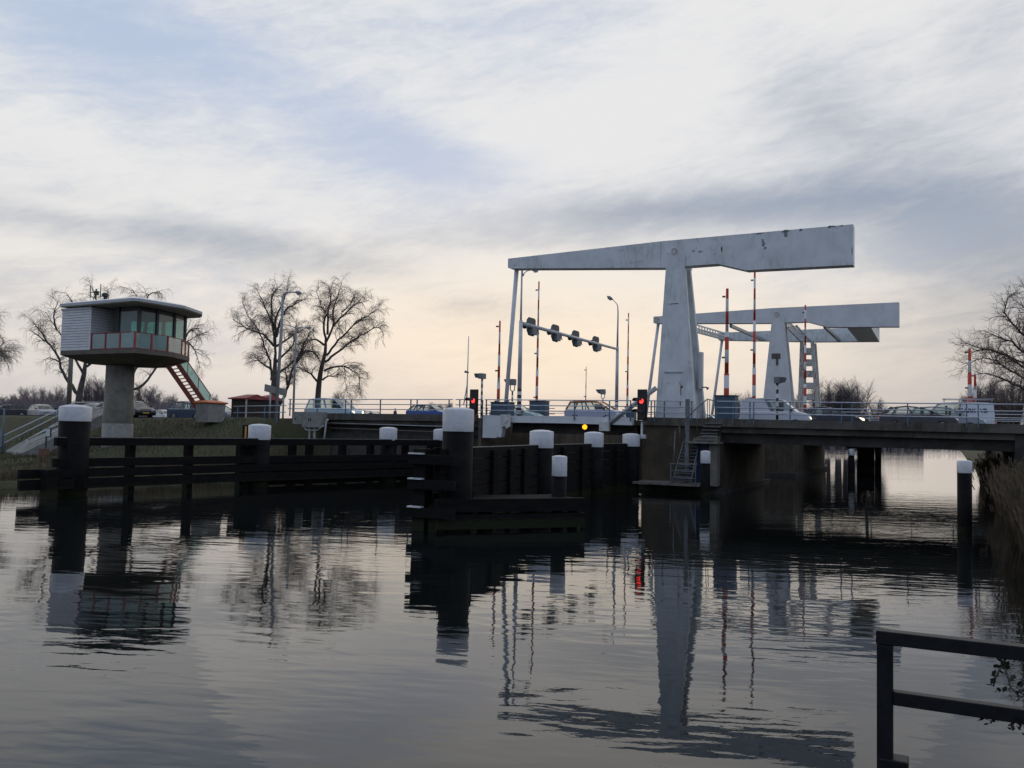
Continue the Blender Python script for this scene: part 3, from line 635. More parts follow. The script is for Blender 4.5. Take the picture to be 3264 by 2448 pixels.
# water gauge
t = thing('water_gauge', -8.6, -14.6, 0, 'black water level gauge board with yellow numerals 1 2 3', 'gauge')
gp = AY(785, 1358, 51.5); gz = gp[2]
MB().box(gp[0]-.30, gp[0]+.20, gp[1]+.02, gp[1]+.10, .2, gz+.05).build('board', 'black_tar', t)
o3 = t['_o']
for i, ch in enumerate('123'):
    z = 3.5-(1392+i*60-1347)*51.5/FPX
    text_mesh(ch, 1.0, 'numeral', 'yellow', t, (gp[0]-.03-o3[0], gp[1]+.0-o3[1], z-o3[2]), (RAD(90), 0, 0))
# cabinets and pipes
t = thing('control_cabinet', -16, -.9, 3, 'two pale grey control cabinets mounted at the left end of the bridge', 'cabinet')
def fbox(px0, px1, py0, py1, w0, w1, name, m_, par, bevel=0):
    a = F(px0, py0, w0); b = F(px1, py1, w0); return MB().box(a[0], b[0], w0, w1, b[2], a[2]).build(name, m_, par, bevel=bevel)
k1 = fbox(933, 961, 1312, 1352, -.9, -.4, 'small_cabinet', 'concrete_box', t, .02); k2 = fbox(963, 1023, 1312, 1363, -1.0, -.3, 'large_cabinet', 'concrete_box', t, .02)
fbox(939, 942, 1331, 1337, -.93, -.9, 'handle', 'black_paint', k1); fbox(982.5, 984.5, 1333, 1342, -1.03, -1.0, 'handle', 'black_paint', k2); fbox(988.5, 990.5, 1333, 1342, -1.03, -1.0, 'handle', 'black_paint', k2)
fbox(984, 988, 1354, 1400, -.6, -.5, 'stand', 'galv', t); fbox(999, 1004, 1363, 1400, -.6, -.5, 'stand', 'rusty_white', t)
m = MB(); m.path([F(x, y, -.95) for x, y in ((972, 1364), (975, 1370), (985, 1372), (1010, 1372), (1020, 1366), (1031, 1356))], .05, 8); m.build('conduit', 'galv', t)
m = MB(); m.path([F(x, y, -.8) for x, y in ((1046, 1337), (1041, 1342), (1037, 1370), (1033, 1402))], .06, 8); tag(m.build('drain_pipe', 'white_cap'), 'white bent drain pipe hanging below the left bridge span', 'pipe')
m = MB(); a = F(3006, 1360, 0); m = MB(); p_ = F(2046, 1345, -.6); q_ = F(2046, 1390, -.6); m.box(p_[0]-.05, p_[0]+.06, -.65, -.55, q_[2], p_[2]); m.box(p_[0]-.05, p_[0]+.25, -.7, -.5, q_[2]-.15, q_[2]+.1); tag(m.build('signal_bracket', 'white_cap'), 'small white bracket on the pier below the right signal light', 'bracket')
m = MB(); p_ = F(1534, 1345, .2); m.box(p_[0]-.12, p_[0]+.1, .05, .3, .5, 4.2); tag(m.build('concrete_column', 'concrete'), 'narrow concrete column at the left end of the lifting deck', 'column')
# ================================================================== BARRIERS
def barrier(s_, w_, zt, zb, label, cab=None, r=.085):
    t = thing('barrier', s_, w_, ZR, label, 'barrier', 'raised red and white barrier arms')
    L = zt-zb
    m_ = MB(); m_.path([(s_, w_, zb), (s_, w_, zb+L*.33)], [r*1.35, r*1.3], 8); m_.path([(s_, w_, zb+L*.33), (s_, w_, zb+L*.66)], [r*1.05, r], 8); m_.path([(s_, w_, zb+L*.66), (s_, w_, zt)], [r*.8, r*.7], 8)
    m_.build('arm', 'band_barrier', t)
    for f in (.12, .45, .93): MB().box(s_-r-.16, s_-r+.02, w_-.1, w_-.02, zb+L*f, zb+L*f+.1).build('lamp', 'signal_grey', t)
    if cab:
        a, b, z0c, z1c = cab; c_ = MB().box(a, b, w_-.45, w_+.45, z0c, z1c).build('cabinet', 'blue_cabinet', t, bevel=.03)
        MB().box(a-.04, b+.04, w_-.5, w_+.5, z1c, z1c+.05).build('lid', 'frame_dark', c_)
    return t
def cabpx(px0, px1, py0, w_): a = F(px0, py0, w_-.45); b = F(px1, py0, w_-.45); return (a[0], b[0], ZR, a[2])
barrier(-1.62, 1.2, 10.93, 4.6, 'raised red and white barrier arm left of the near hanger rod, beside a blue cabinet', cabpx(1564, 1622, 1283, 1.2))
barrier(-3.76, 12, 15.5, 4.8, 'tall raised barrier arm crossing the signal gantry near its left end', cabpx(1687, 1737, 1279, 12))
barrier(-2.35, 30, 15.2, 4.6, 'raised barrier arm just left of the near white tower', cabpx(1984, 2020, 1306, 30))
barrier(-13.1, 46, 11.25, 4.6, 'thin distant barrier arm under the middle of the signal gantry', None, .06)
barrier(13.88, 1.1, 12.3, 4.6, 'thick raised barrier arm right of the near tower, rising from a large blue cabinet', cabpx(2278, 2343, 1262, 1.1), .12)
barrier(13.36, 12, 15.3, 4.8, 'very tall barrier arm reaching up to the near balance beam', cabpx(2376, 2428, 1272, 12), .1)
barrier(14.3, 30, 15.25, 4.6, 'raised barrier arm in front of the ladder-like far tower', None, .1)
barrier(27.05, 12, 9.41, 4.6, 'barrier arm at the right edge, half inside the bare branches', None, .12)
barrier(27.4, 14, 7.9, 4.6, 'barrier arm leaning close behind the one at the right edge', None, .1)
# ================================================================== LAMPS, GANTRY, SIGNALS
gt = thing('signal_gantry', -3.6, 8.5, ZR, 'white traffic gantry with four signal heads, seen from behind', 'gantry')
gz_ = 11.8
for w_, zt in ((8.5, 0), (30.4, 0)):
    m_ = MB(); m_.cyl(-3.6, w_, ZR+2.7, gz_+.1, .17, 14, .145); m_.build('post', 'white_cap', gt); MB().cyl(-3.6, w_, ZR, ZR+2.7, .175, 14).build('banded_foot', 'band_pole', gt)
MB().path([(-3.6, 8.5, gz_-.1), (-3.6, 30.4, gz_-.1)], [.15, .12], 12).build('crossbar', 'white_cap', gt)
for px_ in (1702, 1778, 1843, 1907):
    ww = None
    for k in np.linspace(9, 30, 400):
        q = np.array(wpt((-3.6, k, gz_-.2)))-CC; x = 1632+FPX*(q@rt)/(q@fw)
        if ww is None or abs(x-px_) < ww[0]: ww = (abs(x-px_), k)
    k = ww[1]
    oct_ = [(k-1.0*.55, .9), (k-.42, 1.08), (k+.42, 1.08), (k+.55, .9), (k+.55, -.25), (k+.28, -.75), (k-.28, -.75), (k-.55, -.25)]
    h_ = MB(); h_.loft([[(-3.75, b*1.0+(b-k)*.5, gz_-.4+c*.75) for b, c in oct_], [(-3.6+.0, b+(b-k)*.5, gz_-.4+c*.75) for b, c in oct_]])
    h_ = MB(); h_.loft([[(-3.95, k+(b-k)*1.2, gz_-.25+c*.72) for b, c in oct_], [(-3.80, k+(b-k)*1.35, gz_-.25+c*.8) for b, c in oct_]]); hd = h_.build('signal_head', 'signal_grey', gt)
    MB().box(-3.8, -3.5, k-.4, k+.4, gz_-.75, gz_-.2).build('signal_box', 'sign_back', hd)
    v = MB(); v.path([(-3.95, k-.1, gz_+.1), (-4.5, k-.1, gz_-.05)], [.28, .22], 10); v.build('hood', 'signal_black', hd)
    MB().path([(-3.6, k+.75, gz_-.1), (-3.6, k+.75, gz_-.5), (-3.6, k+.9, gz_-.55)], [.08, .05, .05], 8).build('bracket', 'galv', gt)
def lamp_post(pts, head, label, s_r=.1, mt='grey_post', base=None, name='street_lamp', foot=None):
    t = thing(name, pts[0][0], pts[0][1], pts[0][2], label, 'street lamp', 'street lamps')
    m_ = MB(); n_ = len(pts); m_.path(pts, [lerp2(s_r, s_r*.38, min(1, i/max(1, n_-1)*1.3)) for i in range(n_)], 10); m_.build('pole', mt, t)
    a, b = np.array(head[0]), np.array(head[1]); L = np.linalg.norm(b-a)
    h = MB(); h.path([a, a+(b-a)*.2, a+(b-a)*.6, b], [.06, .13, .17, .05], 10); hh = h.build('lamp_head', 'sign_back', t)
    g = MB(); c_ = a+(b-a)*.55; g.path([c_-(b-a)*.25+[0, 0, -.1], c_+(b-a)*.25+[0, 0, -.1]], [.12, .12], 8); g.build('lens', 'headlamp_off', hh)
    return t
g1p = [(-3.6, 8.5, gz_+.1), (-3.6, 8.5, 13.6), (-3.6, 8.5, 16.2)] + [F(x, y, 8.5) for x, y in ((1668, 880), (1673, 868), (1684, 862.5), (1696, 860.5))]
lamp_post(g1p, (F(1696, 860.5, 8.5), F(1718, 859, 8.5)), 'curved white street lamp standing on the left end of the signal gantry', .085, 'white_cap')
g2p = [(-3.6, 30.4, gz_+.1), (-3.6, 30.4, 13.5)] + [F(x, y, 30.4) for x, y in ((1970, 1000), (1969, 975), (1964, 966), (1952, 954))]
lamp_post(g2p, (F(1953, 955, 30.4), F(1935, 944, 30.4)), 'curved street lamp standing on the right end of the signal gantry', .1, 'grey_post')
b_ = AY(880, 1316, 74); tp = AY(901, 950, 74)
la = [(b_[0], b_[1], 3.9), (tp[0], tp[1], tp[2]-2), tp] + [AY(x, y, 74) for x, y in ((905, 936), (912, 932), (930, 931), (942, 932))]
lamp_post(la, (AY(941, 931, 74), AY(962, 936, 74)), 'tall leaning street lamp among the two bare trees', .15)
b_ = AY(935, 1309, 95); tp = AY(944, 1046, 95)
la = [(b_[0], b_[1], 3.6), (tp[0], tp[1], tp[2]-1), tp, AY(960, 1042, 95), AY(978, 1045, 95)]
t = lamp_post(la, (AY(978, 1045, 95), AY(992, 1045, 95)), 'slim two-armed street lamp behind the two bare trees', .13)
MB().path([tp, AY(925, 1038, 95), AY(902, 1034, 95)], [.06, .05, .05], 8).build('arm', 'grey_post', t)
m_ = MB(); b_ = AY(219, 1290, 78); tp = AY(227, 1125, 78); m_.path([(b_[0], b_[1], 3.7), (b_[0]+.05, b_[1], tp[2]+3)], [.22, .16], 10); tag(m_.build('lamp_column', 'concrete_pale'), 'grey column rising behind the slatted side of the control cabin', 'column')
t = thing('mast', *AY(1490, 1290, 80), 'thin slanting mast left of the left red signal light', 'mast'); a = AY(1494, 1072, 80); b = AY(1487, 1300, 80)
t['_o'] = list(AY(1490, 1290, 80)); MB().path([b, a], [.07, .04], 8).build('pole', 'white_cap', t); MB().path([AY(1489, 1225, 80), AY(1478, 1290, 80)], .05, 8).build('stay', 'grey_post', t); MB().path([AY(1481, 1184, 80), AY(1495, 1188, 80)], [.12, .05], 8).build('camera', 'signal_grey', t)
def hood_signal(px, py, w_, label, face=-1, fork=False, wpx=32, zb=ZR):
    a = F(px, py, w_); t = thing('road_signal', a[0], w_, zb, label, 'traffic signal', 'hooded road signals on striped poles')
    k = float((OO+a[0]*UU+w_*NN)[1])/FPX; W2 = wpx*k*.22; H2 = wpx*k*.27
    bx = MB().box(a[0]-W2, a[0]+W2, w_-.3, w_+.3, a[2]-H2, a[2]+H2).build('signal_box', 'sign_back', t)
    f = face
    hd = MB(); x0 = a[0]+f*(W2+.002); x1 = a[0]+f*(W2+wpx*k*.5)
    hd.loft([[(x0, w_-.28, a[2]-H2*.8), (x0, w_+.28, a[2]-H2*.8), (x0, w_+.28, a[2]+H2*.95), (x0, w_-.28, a[2]+H2*.95)], [(x0+f*.25, w_-.28, a[2]-H2*.6), (x0+f*.25, w_+.28, a[2]-H2*.6), (x0+f*.25, w_+.28, a[2]+H2*.95), (x0+f*.25, w_-.28, a[2]+H2*.95)], [(x1, w_-.26, a[2]+H2*.55), (x1, w_+.26, a[2]+H2*.55), (x1, w_+.26, a[2]+H2*.92), (x1, w_-.26, a[2]+H2*.92)]]); hd.build('hood', 'signal_grey', bx)
    z1 = a[2]-H2
    if fork:
        m_ = MB(); m_.path([(a[0], w_, z1-.55), (a[0]-.2, w_, z1-.4), (a[0]-.2, w_, z1)], .05, 8); m_.path([(a[0], w_, z1-.55), (a[0]+.2, w_, z1-.4), (a[0]+.2, w_, z1)], .05, 8); m_.build('fork', 'galv', t); z1 -= .55
    MB().cyl(a[0], w_, zb, z1, .075, 10).build('pole', 'band_pole', t)
    return t
hood_signal(1537, 1199, 3, 'hooded road signal on a striped pole, left of the near hanger rod', wpx=32)
hood_signal(1634, 1218, 14.4, 'hooded road signal on a forked striped pole, between hanger rod and gantry post', fork=True, wpx=36)
hood_signal(1922, 1249, 46, 'hooded road signal on a forked pole above the white and orange car', fork=True, wpx=30)
hood_signal(2478, 1212, 1.0, 'hooded road signal facing right, on a banded pole before the far tower', face=1, wpx=36)
def ship_signal(px0, px1, ytop, ybot, ylit, w_, label, second=True):
    a = F(px0, ytop, w_); b = F(px1, ybot, w_); t = thing('ship_signal', (a[0]+b[0])/2, w_, b[2], label, 'signal light', 'black signal lights for boats')
    bd = MB().box(a[0], b[0], w_, w_+.08, b[2], a[2]).build('backboard', 'signal_black', t)
    bx = MB().box(a[0]+.05, b[0]-.05, w_-.22, w_-.004, b[2]+.05, a[2]-.45).build('housing', 'signal_black', t)
    c_ = F((px0+px1)/2-4, ylit, w_-.3); r = .14
    for j, dz_ in enumerate((0, -.62, -1.15)):
        z = c_[2]+dz_
        v = MB(); v.path([(c_[0], w_-.24, z), (c_[0]-.28, w_-.55, z+.02)], [r*1.35, r*1.2], 12, cap=False); v.build('hood', 'signal_black', t)
    MB().path([(c_[0], w_-.23, c_[2]), (c_[0]-.02, w_-.26, c_[2])], [r*1.1, r], 14).build('red_lens', 'red_lamp', t)
    MB().path([(c_[0], w_-.23, c_[2]-.62), (c_[0]-.02, w_-.26, c_[2]-.62)], [r, r*.9], 14).build('dark_lens', 'frame_dark', t)
    return t
def ship_signal(px0, px1, ytop, ybot, ylit, w_, label):
    a = F(px0, ytop, w_); b = F(px1, ybot, w_); mid = (a[0]+b[0])/2; t = thing('ship_signal', mid, w_, b[2], label, 'signal light', 'black signal lights for boats')
    MB().box(a[0], b[0], w_, w_+.08, b[2], a[2]).build('backboard', 'signal_black', t)
    MB().box(a[0]+.12, b[0]-.05, w_-.25, w_-.004, b[2]+.05, a[2]-.62).build('housing', 'signal_black', t)
    c_ = F((px0+px1)/2, ylit, w_-.26); r = .155
    for j, dz_ in enumerate((0, -.68, -1.3)):
        z = c_[2]+dz_
        if z < b[2]: continue
        v = MB(); pts = []; x0, y0 = c_[0]-.10, w_-.25
        for k in range(9):
            an = math.pi*(k/8)*1.0; pts.append((math.cos(an)*r*1.35, math.sin(an)*r*1.35))
        v.loft([[(x0+p*.8, y0-p*.3, z+q+.0) for p, q in pts] + [(x0+p*.72, y0-p*.27, z+q*.9) for p, q in reversed(pts)], [(x0-.30+p*.75, y0-.30-p*.3, z+q*.9) for p, q in pts] + [(x0-.30+p*.68, y0-.30-p*.27, z+q*.8) for p, q in reversed(pts)]])
        v.build('hood', 'signal_black', t)
        MB().path([(x0+.06, y0+.01, z), (x0+.03, y0-.05, z)], [r, r*.9], 16).build('red_lens' if j == 0 else 'dark_lens', 'red_lamp' if j == 0 else 'frame_dark', t)
    return t
ship_signal(1498, 1522, 1241, 1322, 1277, -.7, 'boat signal with lit red light behind the thickest pile')
ship_signal(2032, 2061, 1241, 1340, 1278, -.7, 'boat signal with lit red light at the foot of the near white tower')
MB_ = F(1864, 1361, .9); t = thing('amber_light', MB_[0], .9, MB_[2], 'single amber light glowing under the white lifting deck', 'signal light')
MB().path([(MB_[0], .9, MB_[2]), (MB_[0], .82, MB_[2])], [.16, .14], 16).build('amber_lens', 'amber_lamp', t)
MB().path([(MB_[0], .91, MB_[2]), (MB_[0], 1.15, MB_[2])], [.2, .2], 14).build('housing', 'signal_black', t); MB().box(MB_[0]-.05, MB_[0]+.05, 1.0, 1.1, MB_[2]+.15, 4.0).build('bracket', 'signal_black', t)
# sign board seen from behind
t = thing('road_sign', *AY(880, 1320, 76), 'grey back of a wide slanting road sign on two posts, left of the bare trees', 'road sign')
q = [AY(845, 1224, 74), AY(843, 1247, 74), AY(912, 1263, 78), AY(915, 1241, 78)]
MB().slab(q, .06, (.3, -1, 0)).build('panel', 'sign_back', t)
for x_, Y_ in ((862, 75), (905, 77.5)): a = AY(x_, 1235, Y_+.3); MB().path([(a[0], a[1], 3.9), a], .08, 8).build('post', 'grey_post', t)
# ================================================================== SHEDS, GENERATOR BOX
def shed(px0, px1, pxr, Y, yb, yw, yr, label):
    a = AY(px0, yb, Y); b = AY(px1, yb, Y); w0 = a[1]; zz0 = 3.85; zw = AY(px0, yw, Y)[2]; zr = AY(px0, yr, Y)[2]; t = thing('shed', a[0], w0, zz0, label, 'shed', 'red-roofed sheds on the bank')
    L = b[0]-a[0]; D_ = 2.6
    MB().box(a[0]+.1, b[0]-.1, w0+.1, w0+D_-.1, zz0, zw).build('wall', 'dark_timber', t)
    e = .12; r_ = MB()
    r_.loft([[(s__, w0-e, zw-.08), (s__, w0-e, zw+.02), (s__+i_, w0+D_/2, zr), (s__, w0+D_+e, zw+.02), (s__, w0+D_+e, zw-.08)] for s__, i_ in ((a[0]-e, .75), (b[0]+e, -.05))]); r_.build('roof', 'red_roof', t)
    MB().box(b[0]+.02, b[0]+.12, w0-.05, w0+.05, zz0, zw-.1).build('post', 'grey_post', t)
    return t
shed(731, 806, 0, 74, 1316, 1269, 1255, 'dark timber shed with red roof beside the concrete box'); shed(800, 850, 0, 79, 1316, 1271, 1257, 'second red-roofed shed partly hidden behind the first')
gx = thing('concrete_box', *AY(677, 1322, 68), 'pale concrete box with an orange lid at the foot of the cabin stairs', 'utility box')
a, b = AY(647, 1322, 68), AY(708, 1322, 68)
m_ = MB(); m_.loft([[(a[0]+k, a[1]-.8+k, z), (b[0]-k, a[1]-.8+k, z), (b[0]-k, a[1]+1.0-k, z), (a[0]+k, a[1]+1.0-k, z)] for k, z in ((.06, 3.6), (0., 5.0))]); m_.build('body', 'concrete_box', gx)
m_ = MB(); m_.loft([[(a[0]-k, a[1]-.8-k, z), (b[0]+k, a[1]-.8-k, z), (b[0]+k, a[1]+1.0+k, z), (a[0]-k, a[1]+1.0+k, z)] for k, z in ((.06, 5.004), (.14, 5.06), (.14, 5.12), (-.35, 5.26))]); m_.build('lid', 'orange_top', gx)
# ================================================================== CONTROL CABIN
cb = thing('control_cabin', -29.8, -6, 2.0, 'bridge control cabin: white slatted box and green glass room on one round concrete column', 'control building')
pil = MB(); pil.cyl(-30.0, -6, .6, 7.9, 1.04, 36, 1.0); pil.build('column', 'concrete_pale', cb)
MB().cyl(-30.0, -6, .5, 3.35, 1.09, 36).build('column_foot', 'concrete_box', cb)
C_, L_ = (-25.4, -8.7), (-33.2, -8.7); Q1, Q2, R_ = (-25.4, -5.6), (-26.5, -3.3), (-27.8, -1.4)
plan = [L_, C_, Q1, Q2, R_, (-30.5, -1.2), (-33.2, -3.0)]
cen = (-29.6, -5.2)
def inset(pl_, k, kx=None): return [(cen[0]+(p[0]-cen[0])*k, cen[1]+(p[1]-cen[1])*k) for p in pl_]
m_ = MB(); m_.loft([[(p[0], p[1], z) for p in inset(plan, k)] for k, z in ((.62, 7.75), (1.0, 8.34), (1.0, 8.66))]); m_.build('floor_slab', 'slab_grey', cb)
# roof: overhanging sheet, slightly domed
rplan = [(-33.25, -8.9), (-25.15, -9.3), (-24.75, -8.9), (-24.6, -5.0), (-26.0, -2.0), (-27.4, -.7), (-30.5, -.6), (-33.25, -2.6)]
m_ = MB(); m_.loft([[(p[0], p[1], z) for p in inset(rplan, k)] for k, z in ((1.0, 11.93), (1.0, 12.13))]); m_.build('roof_edge', 'roof_edge', cb)
m_ = MB(); m_.loft([[(p[0], p[1], z) for p in inset(rplan, k)] for k, z in ((.995, 12.134), (.93, 12.24), (.55, 12.58), (.3, 12.74))]); m_.build('roof', 'roof_white', cb)
m_ = MB(); m_.loft([[(p[0], p[1], z) for p in inset(rplan, k)] for k, z in ((.975, 11.87), (.985, 11.926))]); m_.build('ceiling', 'soffit', cb)
# slatted box
XB = -30.0
bxm = MB(); bxm.box(-33.2, XB, -8.7, -5.4, 8.664, 11.79); box_ = bxm.build('slatted_box', 'cladding', cb)
gv = MB()
for k in range(15):
    z = 8.87+k*.197; gv.box(-33.12, XB-.1, -8.704, -8.70, z, z+.032)
    gv.box(XB, XB+.004, -8.55, -6.4, z, z+.02)
gv.build('slat_joints', 'groove', box_)
MB().box(XB-.06, XB+.03, -8.73, -8.62, 8.66, 11.80).build('corner_trim', 'cladding', box_)
MB().box(-33.26, XB+.02, -8.76, -8.64, 11.62, 11.79).build('top_trim', 'roof_edge', box_)
# recessed dark wall and glass room
zf, zc = 8.664, 11.865
MB().box(XB+.004, -29.1, -6.5, -6.3, zf, zc).build('recess_wall', 'interior_dark', cb)
gpts = [(-29.1, -7.5), (-26.45, -7.5), (-26.45, -5.9), (-27.2, -3.6), (-28.4, -2.4), (-30.0, -2.3)]
def wallpane(a, b, tag_, sill=1.05, top=2.85, glass=True):
    a3, b3 = np.array([*a, 0.]), np.array([*b, 0.]); d = (b3-a3)/np.linalg.norm(b3-a3); nr = np.array([d[1], -d[0], 0])
    MB().slab([(a[0], a[1], zf), (b[0], b[1], zf), (b[0], b[1], zf+sill), (a[0], a[1], zf+sill)], .06, -nr).build('sill_panel', 'sill_panel', cb)
    MB().slab([(a[0], a[1], zf+sill+.06), (b[0], b[1], zf+sill+.06), (b[0], b[1], zf+top), (a[0], a[1], zf+top)], .02, -nr).build('window', 'cabin_glass', cb)
    for z0, z1 in ((zf+sill, zf+sill+.06), (zf+top, zc)): MB().slab([(a[0], a[1], z0), (b[0], b[1], z0), (b[0], b[1], z1), (a[0], a[1], z1)], .09, -nr).build('window_frame', 'frame_dark', cb)
def cpost(p, r=.10): MB().box(p[0]-r, p[0]+r, p[1]-r, p[1]+r, zf, zc).build('mullion', 'frame_dark', cb)
segs = [((-28.55, -7.5), (-26.45, -7.5)), ((-26.45, -7.5), (-26.45, -5.9)), ((-26.45, -5.9), (-27.1, -3.7)), ((-27.1, -3.7), (-27.9, -1.9)), ((-27.9, -1.9), (-30.6, -1.6)), ((-30.6, -1.6), (-32.9, -3.0))]
for a, b in segs:
    L = math.dist(a, b)
    if L > 2.3:
        mid = ((a[0]+b[0])/2, (a[1]+b[1])/2); wallpane(a, mid, 0); wallpane(mid, b, 0); cpost(mid, .06)
    else: wallpane(a, b, 0)
for p in ((-28.55, -7.5), (-26.45, -7.5), (-26.45, -5.9), (-27.1, -3.7), (-27.9, -1.9), (-30.6, -1.6), (-32.9, -3.0)): cpost(p)
MB().box(-29.1, -28.65, -7.5, -6.3, zf, zc).build('door_wall', 'interior_dark', cb)
m_ = MB(); m_.box(-28.3, -26.9, -6.9, -6.3, zf, zf+.95); m_.box(-28.0, -27.6, -6.6, -6.5, zf+.95, zf+1.35); m_.build('desk', 'interior_dark', cb)
m_ = MB(); m_.box(-30, -28.0, -2.5, -2.42, zf, zc-1.0+.0); 
# balustrade: red posts, thin rails, green glass
bpl = [(XB+.05, -8.62), (-25.48, -8.62), (-25.48, -5.7), (-26.55, -3.42), (-27.75, -1.6), (-29.2, -1.3)]
zt_ = zf+1.18
def along(p, q, n_): return [(p[0]+(q[0]-p[0])*k/n_, p[1]+(q[1]-p[1])*k/n_) for k in range(n_)]
posts = along(bpl[0], bpl[1], 3) + along(bpl[1], bpl[2], 2) + along(bpl[2], bpl[3], 1) + along(bpl[3], bpl[4], 2) + along(bpl[4], bpl[5], 1) + [bpl[5]]
for i, p in enumerate(posts):
    MB().box(p[0]-.055, p[0]+.055, p[1]-.055, p[1]+.055, zf-.22, zt_).build('railing_post', 'red_rail', cb)
    if i < len(posts)-1:
        q = posts[i+1]; d = np.array([q[0]-p[0], q[1]-p[1]]); d = d/np.linalg.norm(d)*.10; a = (p[0]+d[0], p[1]+d[1]); b = (q[0]-d[0], q[1]-d[1])
        MB().slab([(a[0], a[1], zf+.07), (b[0], b[1], zf+.07), (b[0], b[1], zt_-.06), (a[0], a[1], zt_-.06)], .015, (d[1], -d[0], 0)).build('railing_glass', 'green_glass', cb)
m_ = MB()
for z in (zt_, zf+.03): m_.path([(p[0], p[1], z) for p in bpl], .028, 6)
m_.build('handrail', 'red_rail', cb)
# roof gear
ra = thing('roof_antenna', -31.5, -6, 12.28, 'dark antenna with two rods on the roof of the control cabin', 'antenna')
def rp(px_, py_): return F(px_, py_, -7.5)
m_ = MB(); m_.path([rp(287.5, 951), rp(288.5, 909)], .035, 6); m_.path([rp(320, 950), rp(321.5, 905)], .035, 6); m_.path([rp(305, 954), rp(307, 921)], .06, 6); m_.path([rp(290, 932), rp(320, 931)], .035, 6); m_.path([rp(298, 952), rp(306, 935)], .03, 6); m_.box(rp(303, 940)[0], rp(310, 940)[0], -7.6, -7.35, rp(303, 940)[2], rp(303, 928)[2]); m_.build('mast', 'antenna', ra)
a = rp(336, 950); t = thing('roof_vent', a[0], -7.5, 12.2, 'small dark ventilation cowl on the cabin roof', 'vent')
MB().cyl(a[0], -7.5, 12.1, a[2]+.15, .13, 12).build('pipe', 'antenna', t); MB().lathe(a[0]-.05, -7.5, [(.22, a[2]+.1), (.24, a[2]+.3), (.1, a[2]+.4)], 12).build('cowl', 'antenna', t)
# cabin stairs
ss = thing('cabin_stairs', -26.9, -1, 4, 'red-brown steel stairs with green glass side leading from the control cabin down to the bank', 'stairs')
s1a, s1b = np.array(AY(533, 1163, 67)), np.array(AY(641, 1318, 69)); s2a = np.array(AY(565, 1158, 68.2)); D3 = s1b-s1a; s2b = s2a+D3
MB().bar(s1a, s1b, .10, .34).build('stringer', 'red_brown', ss); MB().bar(s2a, s2b, .10, .34).build('stringer', 'red_brown', ss)
for k in np.linspace(.03, .96, 15):
    a = s1a+D3*k; b = s2a+D3*k; MB().bar(a, b, .25, .05).build('tread', 'red_brown', ss)
g0 = s2a+[0, 0, .15]; g1 = s2b+[0, 0, .15]; h1 = g1+[0, 0, 1.1]; h0 = g0+[0, 0, 1.1]
nrm = np.cross(D3, [0, 0, 1]); MB().slab([g0, g1, h1, h0], .02, nrm).build('side_glass', 'green_glass', ss)
MB().path([h0, h1], .04, 8).build('handrail', 'red_brown', ss)
for k in (.02, .3, .62, .97): a = s2a+D3*k; MB().path([a, a+[0, 0, 1.25]], .03, 6).build('baluster', 'red_brown', ss)
# white ramp with railings on the left slope
rp_ = thing('ramp_stairs', -38, -4, 2, 'grey ramp with white tube railings climbing the left bank', 'ramp')
def rampline(pp, Y0, Y1): return [AY(x, y, lerp2(Y0, Y1, k)) for (x, y), k in pp]
top_in = AY(330, 1283, 71); 
RA = [((0, 1393), 0.), ((197, 1301), .6), ((238, 1283), .75)]; 
lines = [([(0, 1394), (200, 1300), (240, 1283), (332, 1283)], 'rail'), ([(4, 1417), (200, 1317), (330, 1297)], 'rail'), ([(18, 1440), (200, 1338), (318, 1300)], 'rail'),
         ([(88, 1400), (200, 1345), (330, 1283)], 'rail'), ([(88, 1416), (200, 1364), (326, 1303)], 'rail'), ([(86, 1433), (200, 1380), (300, 1325)], 'rail')]
for i, (pp, nm) in enumerate(lines):
    Yb = 68 if i < 3 else 66.4
    MB().path([AY(x, y, lerp(x, [0, 330], [Yb, Yb+3.5])) for x, y in pp], .05, 8).build(nm, 'white_cap', rp_)
for i, (x, y0, y1) in enumerate(((3, 1392, 1432), (68, 1362, 1408), (124, 1336, 1384), (176, 1311, 1355), (14, 1388, 1440))):
    Y_ = lerp(x, [0, 330], [68, 71.5]); MB().path([AY(x, y0, Y_), AY(x, y1, Y_)], .04, 6).build('post', 'rail_post', rp_)
for i, (x, y0, y1) in enumerate(((86, 1400, 1434), (150, 1370, 1402))):
    Y_ = lerp(x, [0, 330], [66.4, 69.9]); MB().path([AY(x, y0, Y_), AY(x, y1, Y_)], .045, 6).build('post', 'white_cap', rp_)
ra_ = [AY(18, 1440, 67.9), AY(90, 1402, 68.6), AY(330, 1300, 71.4)]; rb_ = [AY(50, 1452, 66.5), AY(92, 1434, 66.9), AY(326, 1322, 69.9)]
m_ = MB()
for i in range(2):
    m_.loft([[ra_[i], rb_[i], tuple(np.array(rb_[i])-[0, 0, .9]), tuple(np.array(ra_[i])-[0, 0, .9])], [ra_[i+1], rb_[i+1], tuple(np.array(rb_[i+1])-[0, 0, .9]), tuple(np.array(ra_[i+1])-[0, 0, .9])]])
m_.build('ramp_body', 'concrete_box', rp_)
